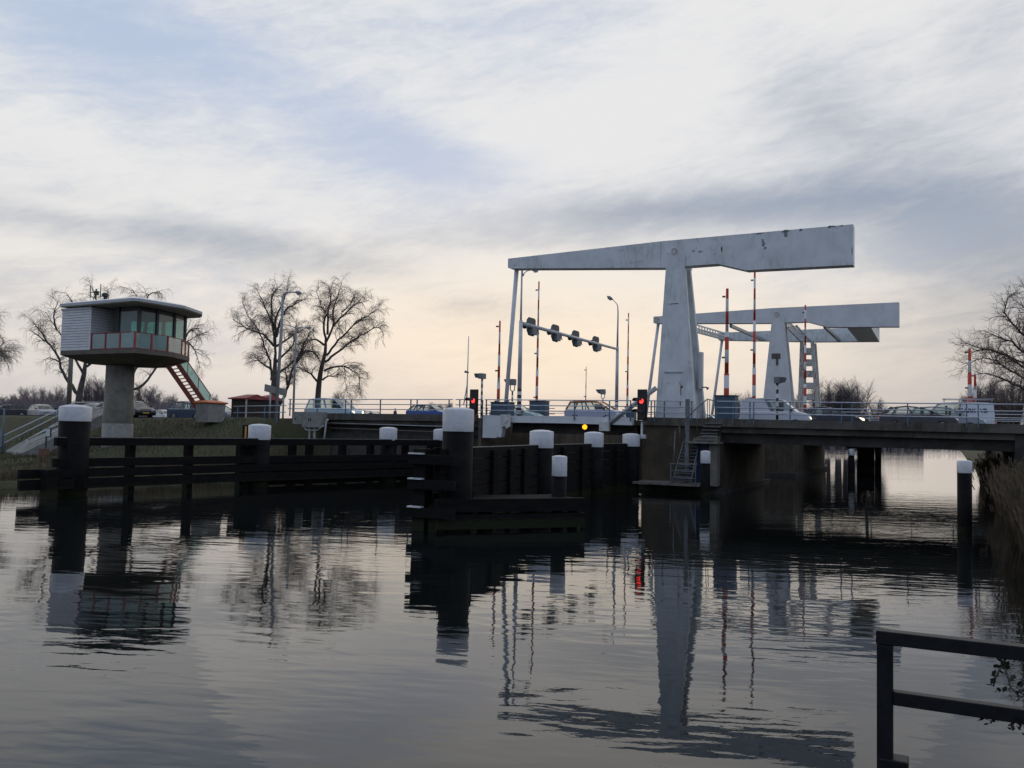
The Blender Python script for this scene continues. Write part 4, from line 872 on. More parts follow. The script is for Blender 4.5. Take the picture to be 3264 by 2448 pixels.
# sign, brown box, path
t = thing('info_sign', *AY(157, 1430, 58), 'small pale information sign on a dark frame beside the ramp', 'sign')
a, b = AY(148, 1366, 58), AY(168, 1391, 58); MB().box(a[0], b[0], a[1]-.03, a[1]+.0, b[2], a[2]).build('panel', 'info_white', t); MB().box(a[0]-.06, b[0]+.06, a[1]+.003, a[1]+.06, b[2]-.06, a[2]+.06).build('frame', 'antenna', t); MB().box(a[0]-.08, a[0]-.0, a[1]+.01, a[1]+.09, 1.0, a[2]).build('post', 'antenna', t)
t = thing('notice_board', *AY(146, 1460, 52), 'low brown notice board on legs near the water left of the pile', 'board')
a, b = AY(124, 1430, 52), AY(170, 1457, 52); MB().box(a[0], b[0], a[1], a[1]+.12, b[2], a[2]).build('panel', 'brown_box', t); MB().box(a[0], a[0]+.08, a[1]+.01, a[1]+.1, .4, b[2]).build('leg', 'brown_box', t); MB().box(b[0]-.1, b[0], a[1]+.01, a[1]+.1, .4, b[2]).build('leg', 'brown_box', t)
t = thing('lamp_column', *AY(14, 1440, 66), 'thin grey post at the left edge in front of the ramp', 'post'); a = AY(14, 1300, 66); MB().path([(a[0], a[1], .8), a], .06, 8).build('pole', 'rail_post', t); MB().box(a[0]-.5, a[0]-.05, a[1]-.02, a[1]+.02, a[2]-2.9, a[2]-1.6).build('panel', 'sign_back', t)
# ================================================================== NEAR RAILING (right foreground)
nr = thing('quay_railing', 25.53, -45.95, 1.2, 'near dark steel railing in the bottom right corner', 'railing')
X0 = AY(2821, 2030, 5.5)
dw = .0
MB().box(X0[0]-.045, X0[0]+.045, X0[1]-.045, X0[1]+.045, .9, 2.228).build('post', 'rail_near', nr, bevel=.004)
MB().box(X0[0]-.05, X0[0]+4.2, X0[1]-.045, X0[1]+.045, 2.23, 2.312).build('top_rail', 'rail_near', nr, bevel=.005)
MB().box(X0[0]+.046, X0[0]+4.2, X0[1]-.035, X0[1]+.035, 1.87, 1.952).build('middle_rail', 'rail_near', nr, bevel=.005)
MB().box(X0[0]+2.2, X0[0]+2.29, X0[1]-.045, X0[1]+.045, .9, 2.228).build('post', 'rail_near', nr, bevel=.004)
MB().box(X0[0]-.035, X0[0]+.13, X0[1]-.06, X0[1]+.08, .95, 1.55).build('base_block', 'rail_near', nr, bevel=.008)
random.seed(5)
iv = thing('creeper', X0[0]+.75, X0[1], 2.1, 'dark leafy creeper hanging on the near railing at the right edge', 'creeper')
m_ = MB(); lf_ = MB()
def sprig(p, n_, ln, dirv):
    p = np.array(p, float); d = np.array(dirv, float); pts = [p.copy()]
    for k in range(n_):
        d = d + np.array([random.uniform(-.5, .5), random.uniform(-.3, .3), random.uniform(-.5, .4)]); d /= np.linalg.norm(d); p = p+d*ln; pts.append(p.copy())
        for _ in range(3):
            q = p+np.array([random.uniform(-.03, .03) for _ in range(3)]); a = np.array([random.uniform(-1, 1) for _ in range(3)]); a /= np.linalg.norm(a); b = np.cross(a, [.3, .5, .8]); b /= np.linalg.norm(b); r = random.uniform(.008, .018)
            lf_.quad(tuple(q-a*r*1.6), tuple(q+b*r), tuple(q+a*r*1.6), tuple(q-b*r))
    m_.path(pts, .005, 5)
for k in range(10): sprig((X0[0]+.62+random.random()*.5, X0[1], 2.24), 4, .03+random.random()*.03, (random.uniform(-.4, .4), 0, -1))
for k in range(5): sprig((X0[0]+.50+random.random()*.3, X0[1], 1.9), 3, .03, (random.uniform(-1, .4), 0, -.6))
m_.build('stems', 'bark', iv); lf_.build('leaves', 'leaf_dark', iv)
exec_trees = True
# ================================================================== REEDS AND GRASS
def blades(name, n_, fn, hmin, hmax, wd, m, seed, kind='stuff', lab=None, lean=.18, tuft=True):
    rg = np.random.default_rng(seed); v = []; f = []
    for i in range(n_):
        s_, w_, zb = fn(rg); h = rg.uniform(hmin, hmax); an = rg.uniform(0, math.pi); l1 = rg.normal(0, lean)*h; l2 = rg.normal(0, lean)*h; cx, cy = math.cos(an)*wd, math.sin(an)*wd
        b = len(v); v += [(s_-cx, w_-cy, zb), (s_+cx, w_+cy, zb), (s_+l1*.4-cx*.8, w_+l2*.4-cy*.8, zb+h*.6), (s_+l1*.4+cx*.8, w_+l2*.4+cy*.8, zb+h*.6), (s_+l1-cx*.15, w_+l2-cy*.15, zb+h), (s_+l1+cx*.15, w_+l2+cy*.15, zb+h)]
        f += [(b, b+1, b+3, b+2), (b+2, b+3, b+5, b+4)]
        if tuft and rg.random() < .45:      # seed head
            b = len(v); t_ = (s_+l1, w_+l2, zb+h); v += [(t_[0]-.018, t_[1], t_[2]-.22), (t_[0]+.018, t_[1]+.01, t_[2]-.22), (t_[0]+.05+l1*.1, t_[1], t_[2]-.02), (t_[0]+l1*.12, t_[1], t_[2]+.06)]; f += [(b, b+1, b+2, b+3)]
    mb = MB(); mb.v = v; mb.f = f; mb.sm = [False]*len(f); o = mb.build(name, m, org=(0, 0, 0), recalc=False); return tag(o, lab, 'vegetation', kind=kind)
def fr(rg):
    w_ = -rg.uniform(-26, 33) if rg.random() < .45 else -rg.uniform(14, 33); s_ = 28.12+.16*math.sin(w_*.45)+abs(rg.normal(0, .75))*(1 if rg.random() < .8 else 0); return s_, w_, max(zright(s_, w_), -.1)-.05
blades('reeds', 15000, fr, 1.0, 2.3, .009, 'reed', 3, lab='tall brown reeds along the right bank')
def fr2(rg): w_ = -rg.uniform(1, 33); s_ = 28.3+rg.uniform(0, 1)**1.5*7; return s_, w_, zright(s_, w_)-.05
blades('bank_grass', 12000, fr2, .4, 1.1, .012, 'reed_green', 4, lab='rough green and brown grass on the right bank', tuft=False, lean=.3)
def fl(rg): w_ = -rg.uniform(1, 40); s_ = -16.9-.35*math.sin(w_*.5)-abs(rg.normal(0, .8)); return s_, w_, zleft(s_, w_)-.05
blades('bank_reeds', 6000, fl, .3, .9, .012, 'reed', 6, lab='short brown reeds along the left waterline', tuft=False)
def fg(rg): w_ = -rg.uniform(.3, 22); s_ = -rg.uniform(17, 46); return s_, w_, zleft(s_, w_)-.03
blades('slope_grass', 16000, fg, .10, .32, .015, 'reed_green', 8, lab='uneven grass tufts on the left slope', tuft=False, lean=.35)
# ================================================================== TREES
class TB:                                    # fast tube gatherer for branches
    def __init__(s): s.v = []; s.f = []
    def tube(s, pts, rad, n_=3):
        prev = None; base = len(s.v); m_ = len(pts)
        for i in range(m_):
            p = pts[i]; t = pts[min(i+1, m_-1)]-pts[max(i-1, 0)]; t = t/(np.sqrt(t@t)+1e-9)
            if prev is None: a = (0., 0., 1.) if abs(t[2]) < .9 else (1., 0., 0.); x = np.array([a[1]*t[2]-a[2]*t[1], a[2]*t[0]-a[0]*t[2], a[0]*t[1]-a[1]*t[0]])
            else: x = prev-t*(prev@t)
            x = x/(np.sqrt(x@x)+1e-9); prev = x; y = np.array([t[1]*x[2]-t[2]*x[1], t[2]*x[0]-t[0]*x[2], t[0]*x[1]-t[1]*x[0]]); r = rad[i]
            for k in range(n_): a = 6.2832*k/n_; s.v.append(p+x*(r*math.cos(a))+y*(r*math.sin(a)))
        for i in range(m_-1):
            for k in range(n_): j = (k+1) % n_; s.f.append((base+i*n_+k, base+i*n_+j, base+(i+1)*n_+j, base+(i+1)*n_+k))
    def build(s, name, m, parent):
        me = bpy.data.meshes.new(name); o3 = np.array(list(parent['_o'])); me.from_pydata((np.array(s.v)-o3).tolist(), [], s.f); me.polygons.foreach_set('use_smooth', [True]*len(s.f)); me.materials.append(MT[m])
        o = bpy.data.objects.new(name, me); COL.objects.link(o); o.parent = parent; return o
def sub(path, rad, step):                    # resample a polyline
    out = [path[0]]; rr = [rad[0]]
    for i in range(len(path)-1):
        L = np.linalg.norm(path[i+1]-path[i]); n_ = max(1, int(L/step))
        for k in range(1, n_+1): out.append(path[i]+(path[i+1]-path[i])*k/n_); rr.append(rad[i]+(rad[i+1]-rad[i])*k/n_)
    return out, rr
def smooth(path, rad, step):           # Catmull-Rom through the traced nodes
    P_ = [path[0]]+list(path)+[path[-1]]; out = []; rr = []
    for i in range(1, len(P_)-2):
        p0, p1, p2, p3 = P_[i-1], P_[i], P_[i+1], P_[i+2]; n_ = max(2, int(np.linalg.norm(p2-p1)/step))
        for k in range(n_):
            u_ = k/n_; out.append(.5*((2*p1)+(-p0+p2)*u_+(2*p0-5*p1+4*p2-p3)*u_*u_+(-p0+3*p1-3*p2+p3)*u_**3)); rr.append(rad[i-1]+(rad[i]-rad[i-1])*u_)
    return out+[path[-1]], rr+[rad[-1]]
def twiggy(tb, path, rad, rg, level, P, skip=0.):
    """spawn side branches along a path; level 2 = bough, 1 = branch, 0 = twig"""
    L = sum(np.linalg.norm(path[i+1]-path[i]) for i in range(len(path)-1))
    n_ = max(1, int(L*P['dens'][level]))
    cum = np.cumsum([0]+[np.linalg.norm(path[i+1]-path[i]) for i in range(len(path)-1)])
    for k in range(n_):
        f = skip+(1-skip)*(k+rg.random())/n_; d = f*L; i = min(len(path)-2, int(np.searchsorted(cum, d, 'right'))-1); q = (d-cum[i])/(cum[i+1]-cum[i]+1e-9)
        p = path[i]*(1-q)+path[i+1]*q; r = rad[i]*(1-q)+rad[i+1]*q; t = path[i+1]-path[i]; t = t/(np.linalg.norm(t)+1e-9)
        v = rg.normal(0, 1, 3); v = v-t*(v@t); v = v/(np.linalg.norm(v)+1e-9); ang = rg.uniform(.45, 1.0)
        dr = t*math.cos(ang)+v*math.sin(ang); dr[2] += P['rise'][level]; dr /= np.linalg.norm(dr)
        ln = P['len'][level]*rg.uniform(.5, 1.25)*(1-.45*f); nn = P['nodes'][level]; pts = [p]; c = p.copy()
        for j in range(nn):
            dr = dr+rg.normal(0, P['wob'], 3); dr[2] -= P['droop'][level]*(j+1)/nn; dr /= np.linalg.norm(dr); c = c+dr*ln/nn; pts.append(c.copy())
        r0 = max(min(r*.6, P['r'][level]*1.2), P['r'][level]*.6); rr = [r0*(1-.75*j/nn) for j in range(nn+1)]
        tb.tube(pts, rr, 4 if level == 2 else 3)
        if level > 0: twiggy(tb, pts, rr, rg, level-1, P, .1)
BIG = dict(dens=[7.5, 5.0, 2.8], len=[.95, 1.5, 2.35], nodes=[3, 4, 5], r=[.0125, .020, .036], rise=[.05, .15, .35], droop=[.62, .42, .14], wob=.2)
LITE = dict(BIG, dens=[6., 4.2, 2.0], r=[.012, .019, .034])
def traced_tree(trunk, limbs, Y, base_z, label, seed, P=BIG, conv=None, name='bare_tree', r0=.4, depth=2.2, group='bare winter trees', rl=.16, level=2):
    rg = np.random.default_rng(seed)
    def P3(x, y, dY=0.): return np.array(AY(*conv(x, y), Y+dY))
    tr = [P3(*p) for p in trunk]; b = tr[0].copy(); b[2] = base_z; tr = [b]+tr[1:]
    t = thing(name, b[0], b[1], base_z, label, 'tree', group)
    tt = TB(); n_ = len(tr); rr = [r0*(1.15 if i == 0 else 1-.62*i/(n_-1)) for i in range(n_)]; a, b2 = smooth(tr, rr, .8); tt.tube(a, b2, 10)
    cr = TB()
    for lb in limbs:
        dirn = rg.uniform(-1, 1)*depth*2; n2 = len(lb); pts = []; acc = 0
        for i, p in enumerate(lb): pts.append(P3(p[0], p[1], dirn*(i/(n2-1))**1.2))
        r1 = rl*(1.0 if len(lb[0]) < 3 else lb[0][2]); rad = [r1*(1-.84*i/(n2-1)) for i in range(n2)]
        a, c = smooth(pts, rad, .55); a = [q+(rg.normal(0, .045, 3) if 0 < i < len(a)-1 else 0) for i, q in enumerate(a)]
        tt.tube(a, c, 6); twiggy(cr, a, c, rg, level, P, .22)
    tt.build('trunk', 'bark', t); cr.build('crown', 'twig', t); return t
c2 = lambda x, y: (700+x/2.765, 850+y/2.765)
c1 = lambda x, y: (x/2.765, 850+y/2.765)
cb_ = lambda x, y: (2500+x*.3454, 850+y*.3454)
traced_tree([(865, 1290), (866, 1165), (880, 1000), (900, 880), (930, 760), (935, 660)],
    [[(935, 660), (915, 500), (940, 420), (900, 350), (850, 200)], [(940, 660), (1000, 520), (1000, 380), (1040, 250), (1080, 120)], [(940, 780), (1050, 650), (1180, 520), (1300, 430), (1430, 370)],
     [(930, 840), (1050, 745), (1150, 665), (1280, 590), (1400, 530), (1450, 600)], [(920, 920), (1000, 885), (1100, 880), (1170, 920), (1230, 960), (1220, 1100)], [(905, 1000), (960, 965), (1040, 975)],
     [(860, 1010), (800, 950), (740, 910), (690, 890)], [(920, 690), (850, 640), (780, 660), (700, 800)], [(1000, 520), (1100, 420), (1200, 330), (1310, 300)], [(1100, 880, .4), (1110, 1000), (1130, 1150)], [(950, 600), (960, 420), (980, 280), (960, 160)], [(1080, 400, .6), (1150, 330), (1200, 220)]],
    108, 3.6, 'bare tree with wide drooping branches right of the tall street lamp', 11, conv=c2, r0=.42, rl=.155)
traced_tree([(455, 1290), (475, 1100), (485, 950), (490, 800)],
    [[(490, 800), (480, 600), (440, 450), (380, 300), (330, 200)], [(455, 1000), (455, 880), (420, 780), (390, 700), (350, 560), (240, 420), (200, 300)], [(480, 700), (380, 600), (240, 540), (110, 460)],
     [(490, 700), (500, 450), (560, 300), (620, 150)], [(500, 1240, 1.5), (540, 1200), (600, 1050), (660, 860), (760, 650), (800, 560)], [(530, 930), (620, 860), (760, 740), (850, 760)], [(500, 700), (620, 620), (760, 540)],
     [(490, 850), (580, 760), (650, 680), (680, 500)], [(500, 620), (570, 400), (680, 320), (760, 290)], [(480, 560), (460, 400), (470, 250), (540, 160)], [(660, 860), (780, 740), (860, 780), (890, 850)], [(450, 900), (370, 850), (300, 780)], [(600, 1050), (590, 960), (560, 920)]],
    105, 3.6, 'bare multi-stemmed tree with one stem leaning right, behind the slanting road sign', 12, conv=c2, r0=.5, rl=.16)
traced_tree([(690, 1250), (700, 1130), (740, 950), (752, 840)],
    [[(690, 1130, 1.3), (600, 1010), (540, 900), (500, 780), (440, 690), (350, 620), (260, 560)], [(738, 950), (690, 860), (650, 800), (600, 700), (500, 550), (400, 400)], [(755, 840), (800, 700), (820, 500), (850, 300), (800, 170)],
     [(755, 840), (780, 640), (720, 450), (640, 300), (580, 230)], [(765, 880), (830, 830), (920, 650), (960, 400), (950, 200)], [(540, 850, .6), (430, 800), (400, 830)], [(440, 690, .7), (350, 560), (280, 480)], [(500, 560, .8), (470, 430), (520, 300)]],
    92, 3.7, 'bare forked tree behind the slatted left side of the control cabin', 13, P=LITE, conv=c1, r0=.40, rl=.15)
traced_tree([(1090, 1280), (1100, 1180), (1110, 1100)],
    [[(1110, 1100, 1.2), (1180, 1080), (1260, 1040), (1330, 950), (1400, 860), (1500, 760), (1620, 680), (1750, 600), (1840, 570)], [(1110, 1100, 1.1), (1170, 960), (1210, 870), (1240, 700), (1280, 450), (1200, 250), (1150, 210)], [(1250, 600, .8), (1330, 380), (1290, 280), (1380, 220), (1420, 240)], [(1600, 690, .8), (1680, 560), (1780, 540)], [(1650, 660, .7), (1720, 740), (1760, 900)]],
    96, 3.7, 'bare tree behind the cabin column, one limb reaching right under the cabin', 14, P=LITE, conv=c1, r0=.36, rl=.15)
traced_tree([(-300, 1280), (-290, 1000), (-260, 800)],
    [[(-260, 800), (-180, 650), (-100, 520), (-40, 440)], [(-270, 850), (-180, 760), (-60, 730), (0, 740), (50, 830)], [(-260, 800), (-180, 520), (-120, 380)], [(-230, 900), (-120, 820), (-30, 830)]],
    88, 3.6, 'bare tree mostly outside the left edge, only branch tips showing', 15, conv=c1, r0=.35)
TW2 = dict(dens=[7.5, 5.5, 4.0], len=[.55, 1.1, 1.8], nodes=[3, 3, 4], r=[.010, .017, .030], rise=[.10, .12, .15], droop=[.05, .08, .05], wob=.2)
traced_tree([(2750, 1500), (2720, 1200), (2650, 900)],
    [[(2700, 1350), (2400, 1180), (2212, 1040), (2050, 930), (1850, 850), (1640, 930)], [(2680, 1000), (2400, 860), (2212, 790), (2100, 700), (1950, 640), (1850, 590)], [(2650, 900), (2400, 780), (2212, 640), (2100, 520), (2030, 360), (2120, 240)], [(2710, 1250), (2400, 1200), (2212, 1130), (2100, 1080), (1950, 1010), (1750, 960)],
     [(2690, 1100), (2400, 1000), (2212, 900), (2000, 800), (1800, 740), (1650, 690)], [(2650, 900), (2500, 600), (2350, 350), (2212, 180)], [(2680, 1000), (2450, 700), (2300, 500), (2180, 330)], [(2300, 1000, .8), (2100, 860), (1900, 760), (1720, 800)]],
    62, 2.2, 'large dense bare tree leaning in from the right edge', 16, P=TW2, conv=cb_, r0=.4, rl=.12, depth=2.4)
# generic far trees
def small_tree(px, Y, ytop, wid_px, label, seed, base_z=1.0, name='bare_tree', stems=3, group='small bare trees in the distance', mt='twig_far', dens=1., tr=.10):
    rg = np.random.default_rng(seed); a = AY(px, ytop, Y); zt = a[2]; H_ = zt-base_z; W_ = wid_px/FPX*Y/2
    t = thing(name, a[0], a[1], base_z, label, 'tree', group); tt = TB(); cr = TB(); k_ = H_/10
    P = dict(dens=[5.0/k_*dens, 4.4/k_*dens, 1.], len=[1.3*k_, 2.6*k_, 3*k_], nodes=[2, 3, 4], r=[.024*(Y/160), .034*(Y/160), .07], rise=[.25, .4, .4], droop=[.05, .05, .0], wob=.16)
    for i in range(stems*2):
        an = rg.uniform(0, 6.28); ro = rg.uniform(0, 1)**.6*W_*(.9 if stems > 1 else .1); end = np.array([a[0]+math.cos(an)*ro, a[1]+math.sin(an)*ro, base_z+H_*(1-.35*(ro/W_)**2)*rg.uniform(.82, 1.)])
        st_ = np.array([a[0]+math.cos(an)*ro*.3, a[1]+math.sin(an)*ro*.3, base_z]); mid = st_*.5+end*.5+np.array([rg.normal(0, .2), rg.normal(0, .2), 0]); mid[:2] = st_[:2]*.6+end[:2]*.4
        p, r = sub([st_, mid, end], [tr*k_*1.6, tr*k_, .02], H_/7); tt.tube(p, r, 5); twiggy(cr, p, r, rg, 1, P, .25)
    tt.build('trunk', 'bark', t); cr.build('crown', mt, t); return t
left_far = [(8, 1272, 60, 150, 'leftmost low bush-like tree on the horizon'), (45, 1262, 60, 170, 'low bare tree on the horizon near the left edge'), (66, 1234, 26, 170, 'thin bare tree on the horizon, first narrow one from the left'), (84, 1237, 30, 175, 'bare tree on the horizon just right of the thin one'),
    (113, 1236, 30, 165, 'slender bare tree on the horizon left of the tall narrow one'), (133, 1227, 20, 165, 'tall narrow bare tree on the horizon left of the grey column'), (155, 1241, 34, 180, 'bare tree with rounded crown on the horizon left of the grey column'), (171, 1238, 26, 185, 'small bare tree on the horizon touching the rounded one'), (190, 1219, 50, 150, 'larger round bare tree directly left of the grey column'),
    (290, 1197, 52, 150, 'left one of two upright bare trees between grey column and cabin column'), (318, 1195, 44, 150, 'right one of two upright bare trees, touching the cabin column'), (452, 1228, 62, 170, 'round bare bush just right of the cabin column'), (494, 1232, 66, 175, 'broad round bare bush left of the cabin stairs'), (545, 1262, 50, 180, 'low bare shrub beneath the cabin stairs'), (684, 1255, 16, 200, 'tiny bare tree behind the glass side of the cabin stairs'),
    (1078, 1255, 44, 220, 'small bare tree top showing above the pale people carrier'), (1385, 1277, 60, 230, 'low bare tree above the blue car, left one'), (1432, 1282, 50, 230, 'low bare tree above the blue car, right one')]
for i, (px_, yt, wd, Y_, lab) in enumerate(left_far): small_tree(px_, Y_, yt, wd, lab, 100+i, stems=4 if wd > 40 else 2, base_z=1.0, dens=1.2)
right_far = [(2605, 1230, 44, 'leftmost tree of the bare group right of the far tower'), (2640, 1228, 36, 'second tree of the bare group right of the far tower'), (2672, 1222, 44, 'third tree of the bare group, middle'), (2700, 1220, 40, 'fourth tree of the bare group, left of its tallest'), (2732, 1204, 84, 'tallest and widest tree of the bare group behind the right span'), (2795, 1280, 60, 'low bare shrub right of the bare group'), (2345, 1255, 44, 'low bare tree between the blue cabinet and the white van'), (2385, 1262, 30, 'small bare tree above the rear of the white van'), (2545, 1258, 30, 'small bare tree just left of the ladder-like tower')]
for i, (px_, yt, wd, lab) in enumerate(right_far): small_tree(px_, 165, yt, wd*1.5, lab, 140+i, stems=5 if wd > 60 else 4, dens=1.25)
bush = [(3120, 76, 1228, 90, 'bushy bare thicket tree right of the edge barrier'), (3165, 82, 1212, 110, 'dense bare shrub under the large right tree'), (3225, 78, 1200, 120, 'dense bare shrub at the right frame edge'), (3075, 80, 1262, 60, 'thin low bare shrub left of the edge barrier'), (3190, 95, 1250, 130, 'brown bare bush filling the gap above the right railing')]
for i, (px_, Y_, yt, wd, lab) in enumerate(bush): small_tree(px_, Y_, yt, wd, lab, 170+i, base_z=3.4, stems=9, mt='twig', dens=.9, name='bare_bush', group='bare bushes at the right end of the bridge', tr=.12)
# a far wood along the horizon that reads as one mass
rg = np.random.default_rng(77); hb = TB(); hp_ = thing('far_wood', -120, 100, 1, 'dark low thicket along the far side of the road at left', 'wood'); hp_['kind'] = 'stuff'
for i in range(1500):
    x = rg.uniform(-30, 580); yt = rg.uniform(1268, 1300) if x < 215 else rg.uniform(1282, 1304); Y_ = rg.uniform(118, 150); a = np.array(AY(x, yt, Y_)); b = a.copy(); b[2] = 1.5; b[0] += rg.normal(0, .5); k = rg.uniform(.3, .8)
    hb.tube([b, a*.4+b*.6, a], [.06, .05, .015], 3)
    for _ in range(5): p = b+(a-b)*rg.uniform(.35, .98); hb.tube([p, p+np.array([rg.normal(0, .6), rg.normal(0, .6), rg.uniform(.2, .9)])], [.03, .015], 3)
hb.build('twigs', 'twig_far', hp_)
rg = np.random.default_rng(78); hb = TB(); hq_ = thing('far_wood', -20, 320, 0, 'far dark wood at the end of the canal seen beyond the bridges', 'wood'); hq_['kind'] = 'stuff'
for i in range(1400):
    x = rg.uniform(2560, 3080) if i % 3 else rg.uniform(2560, 2940); Y_ = rg.uniform(330, 400); a = np.array(AY(x, 1390, Y_)); b = a.copy(); b[2] = 0.; a[2] = (rg.uniform(3.5, 6.5) if x < 2940 else rg.uniform(1.2, 2.2)); k = 1
    hb.tube([b, a*.4+b*.6, a], [.8, .7, .3], 3)
hb.build('twigs', 'twig_far', hq_)
# far banks' trees reflected under the bridge
for i, (s_, w_, h) in enumerate(((-24, 190, 9), (-28, 215, 11), (-20, 240, 10), (31, 230, 9), (36, 260, 8))):
    t = thing('bare_tree', s_, w_, 1, ('tree on the far bank beyond the bridge, number counted inward' if 0 else ['bare tree on the far left bank beyond both bridges, nearest', 'taller bare tree on the far left bank beyond both bridges', 'bare tree on the far left bank beyond both bridges, furthest', 'bare tree on the far right bank beyond both bridges, nearer', 'bare tree on the far right bank beyond both bridges, furthest'][i]), 'tree', 'small bare trees in the distance')
    rg = np.random.default_rng(300+i); tt = TB(); cr = TB(); P = dict(dens=[2, 1.6, 1], len=[1, 2.2, 3], nodes=[2, 3, 4], r=[.04, .06, .1], rise=[.2, .3, .4], droop=[0, 0, 0], wob=.15)
    p, r = sub([np.array([s_, w_, 0.]), np.array([s_+.5, w_, h*.5]), np.array([s_, w_, float(h)])], [.3, .2, .04], 1.2); tt.tube(p, r, 6); twiggy(cr, p, r, rg, 1, P, .15); tt.build('trunk', 'bark', t); cr.build('crown', 'twig_far', t)
# ================================================================== VEHICLES
def car(name, L, Wd, H_, col, label, cat='car', belt=.92, hood=.95, hoodlen=1.05, ws=.75, rear=.15, rw=.45, roofcol=None, van=False, lights=False, wheel=.33, tint=None, trunk=0., group='vehicles on and beside the bridge', kids=True, hatch_z=None, plate=False, rack=False):
    t = bpy.data.objects.new(name, None); COL.objects.link(t); t['_o'] = [0., 0., 0.]; tag(t, label, cat, group)
    hx = L/2; xr, xf = -hx, hx; r = wheel; wx = L*.30; gz = .20
    def arch(cx):
        return [(cx-(r+.05)*math.cos(a), gz+.0+(r+.06)*math.sin(a)) for a in np.linspace(0, math.pi, 9)]
    top = []
    if trunk: top += [(xr+.02, .55), (xr+.04, belt-.08), (xr+.15, belt+.02), (xr+trunk, belt+.03)]
    else: top += [(xr, .5), (xr+.03, .75), (xr+.10, belt)]
    hx0 = xf-hoodlen
    top += [(0, belt), (hx0, belt+.02), (hx0+hoodlen*.5, hood-.06), (xf-.18, hood-.2), (xf-.03, .6), (xf, .45), (xf-.04, gz+.02)]
    botp = [(wx+(r+.05), gz)] + arch(wx)[::-1][1:-1] + [(wx-(r+.05), gz)] + [(-wx+(r+.05), gz)] + arch(-wx)[::-1][1:-1] + [(-wx-(r+.05), gz)] + [(xr+.05, gz+.02)]
    prof = top+botp; cz = .6
    def ring(y, kx, kz): return [(p[0]*kx, y, cz+(p[1]-cz)*(kz if p[1] > .5 else 1)) for p in prof]
    hw = Wd/2
    m_ = MB(); m_.loft([ring(-hw, .975, .84), ring(-hw+.05, .992, .95), ring(-hw+.22, 1, 1), ring(hw-.22, 1, 1), ring(hw-.05, .992, .95), ring(hw, .975, .84)]); m_.build('body', col, t)
    # greenhouse
    zb = belt-.03; xrb = xr+(trunk if trunk else .12); xrt = xrb+rw; xfb = hx0+.05; xft = xfb-ws; wb = hw-.10; wt_ = hw-.26 if not van else hw-.16; zr = H_-.05
    rc = roofcol or col
    m_ = MB(); xm = (xrt+xft)/2
    m_.loft([[(x, -y_, z-.04), (x, -y_*.98, z), (x, 0, z+.02), (x, y_*.98, z), (x, y_, z-.04), (x, 0, z-.06)] for x, y_, z in ((xrt-.05, wt_*.94, zr-.06), (xrt+.25, wt_, zr+.0), (xm, wt_, zr+.05), (xft-.2, wt_, zr), (xft+.08, wt_*.94, zr-.08))]); rf = m_.build('roof', rc, t)
    def pil_(xb, xt, y_, wd=.07): return ((xb, y_*wb, zb), (xt, y_*wt_, zr-.03), wd)
    xs = [(xfb, xft), (lerp2(xfb, xrb, .46), lerp2(xft, xrt, .46)), (lerp2(xfb, xrb, .80), lerp2(xft, xrt, .84)), (xrb, xrt)]
    for sy in (-1, 1):
        for j, (a, b) in enumerate(xs): p, q, wd = pil_(a, b, sy, .11 if j == 3 else .07); MB().bar(p, q, wd, .05, (0, 1, 0)).build('pillar', rc if not roofcol else 'black_paint', t)
    for sy in (-1, 1):
        for j in range(3):
            (a, b), (c_, d_) = xs[j], xs[j+1]
            if van and j >= 1:
                MB().slab([(a, sy*wb, zb), (c_, sy*wb, zb), (d_, sy*wt_, zr-.03), (b, sy*wt_, zr-.03)], .03, (0, -sy, 0)).build('side_panel', col, t)
            else: MB().slab([(a-.03, sy*wb*1.002, zb+.02), (c_+.03, sy*wb*1.002, zb+.02), (d_+.03, sy*wt_, zr-.05), (b-.03, sy*wt_, zr-.05)], .008, (0, -sy, 0)).build('side_window', tint or 'car_glass', t)
    MB().slab([(xfb, -wb+.03, zb+.02), (xfb, wb-.03, zb+.02), (xft, wt_-.03, zr-.04), (xft, -wt_+.03, zr-.04)], .008, (1, 0, .6)).build('windscreen', 'car_glass', t)
    MB().slab([(xrb, -wb+.03, zb+.02), (xrb, wb-.03, zb+.02), (xrt, wt_-.03, zr-.04), (xrt, -wt_+.03, zr-.04)], .008, (-1, 0, .6)).build('rear_window', 'car_glass' if not van else col, t)
    for cx, cy in ((wx, -1), (wx, 1), (-wx, -1), (-wx, 1)):
        w_ = MB(); w_.path([(cx, cy*(hw-.22), r), (cx, cy*(hw-.02), r)], r, 20); wo_ = w_.build('wheel', 'tyre', t)
        MB().path([(cx, cy*(hw-.03), r), (cx, cy*(hw-.005), r)], [r*.62, r*.58], 14).build('rim', 'rim', wo_)
    for sy in (-1, 1):
        MB().slab([(xf-.06, sy*(hw-.42), .60), (xf-.16, sy*(hw-.10), .60), (xf-.22, sy*(hw-.08), .76), (xf-.10, sy*(hw-.40), .74)], .05, (1, sy*.3, .2)).build('headlight', 'car_lamp' if lights else 'headlamp_off', t)
        MB().slab([(xr+.0, sy*(hw-.30), .68), (xr+.06, sy*(hw-.02), .68), (xr+.10, sy*(hw-.02), .92), (xr+.05, sy*(hw-.25), .92)], .04, (-1, sy*.2, .2)).build('tail_light', 'tail_lamp', t)
        MB().box(xft+.55, xft+.68, sy*hw-.02 if sy > 0 else -hw-.14, hw+.14 if sy > 0 else -hw+.02, zb+.02, zb+.17).build('mirror', 'black_paint', t)
        MB().box(.1+xft*.2, .25+xft*.2, sy*.38-.2, sy*.38+.2, .4, H_-.25).build('seat', 'seat_cloth', t)
    MB().box(xf-.03, xf+.01, -.26, .26, .36, .47).build('number_plate', 'plate', t)
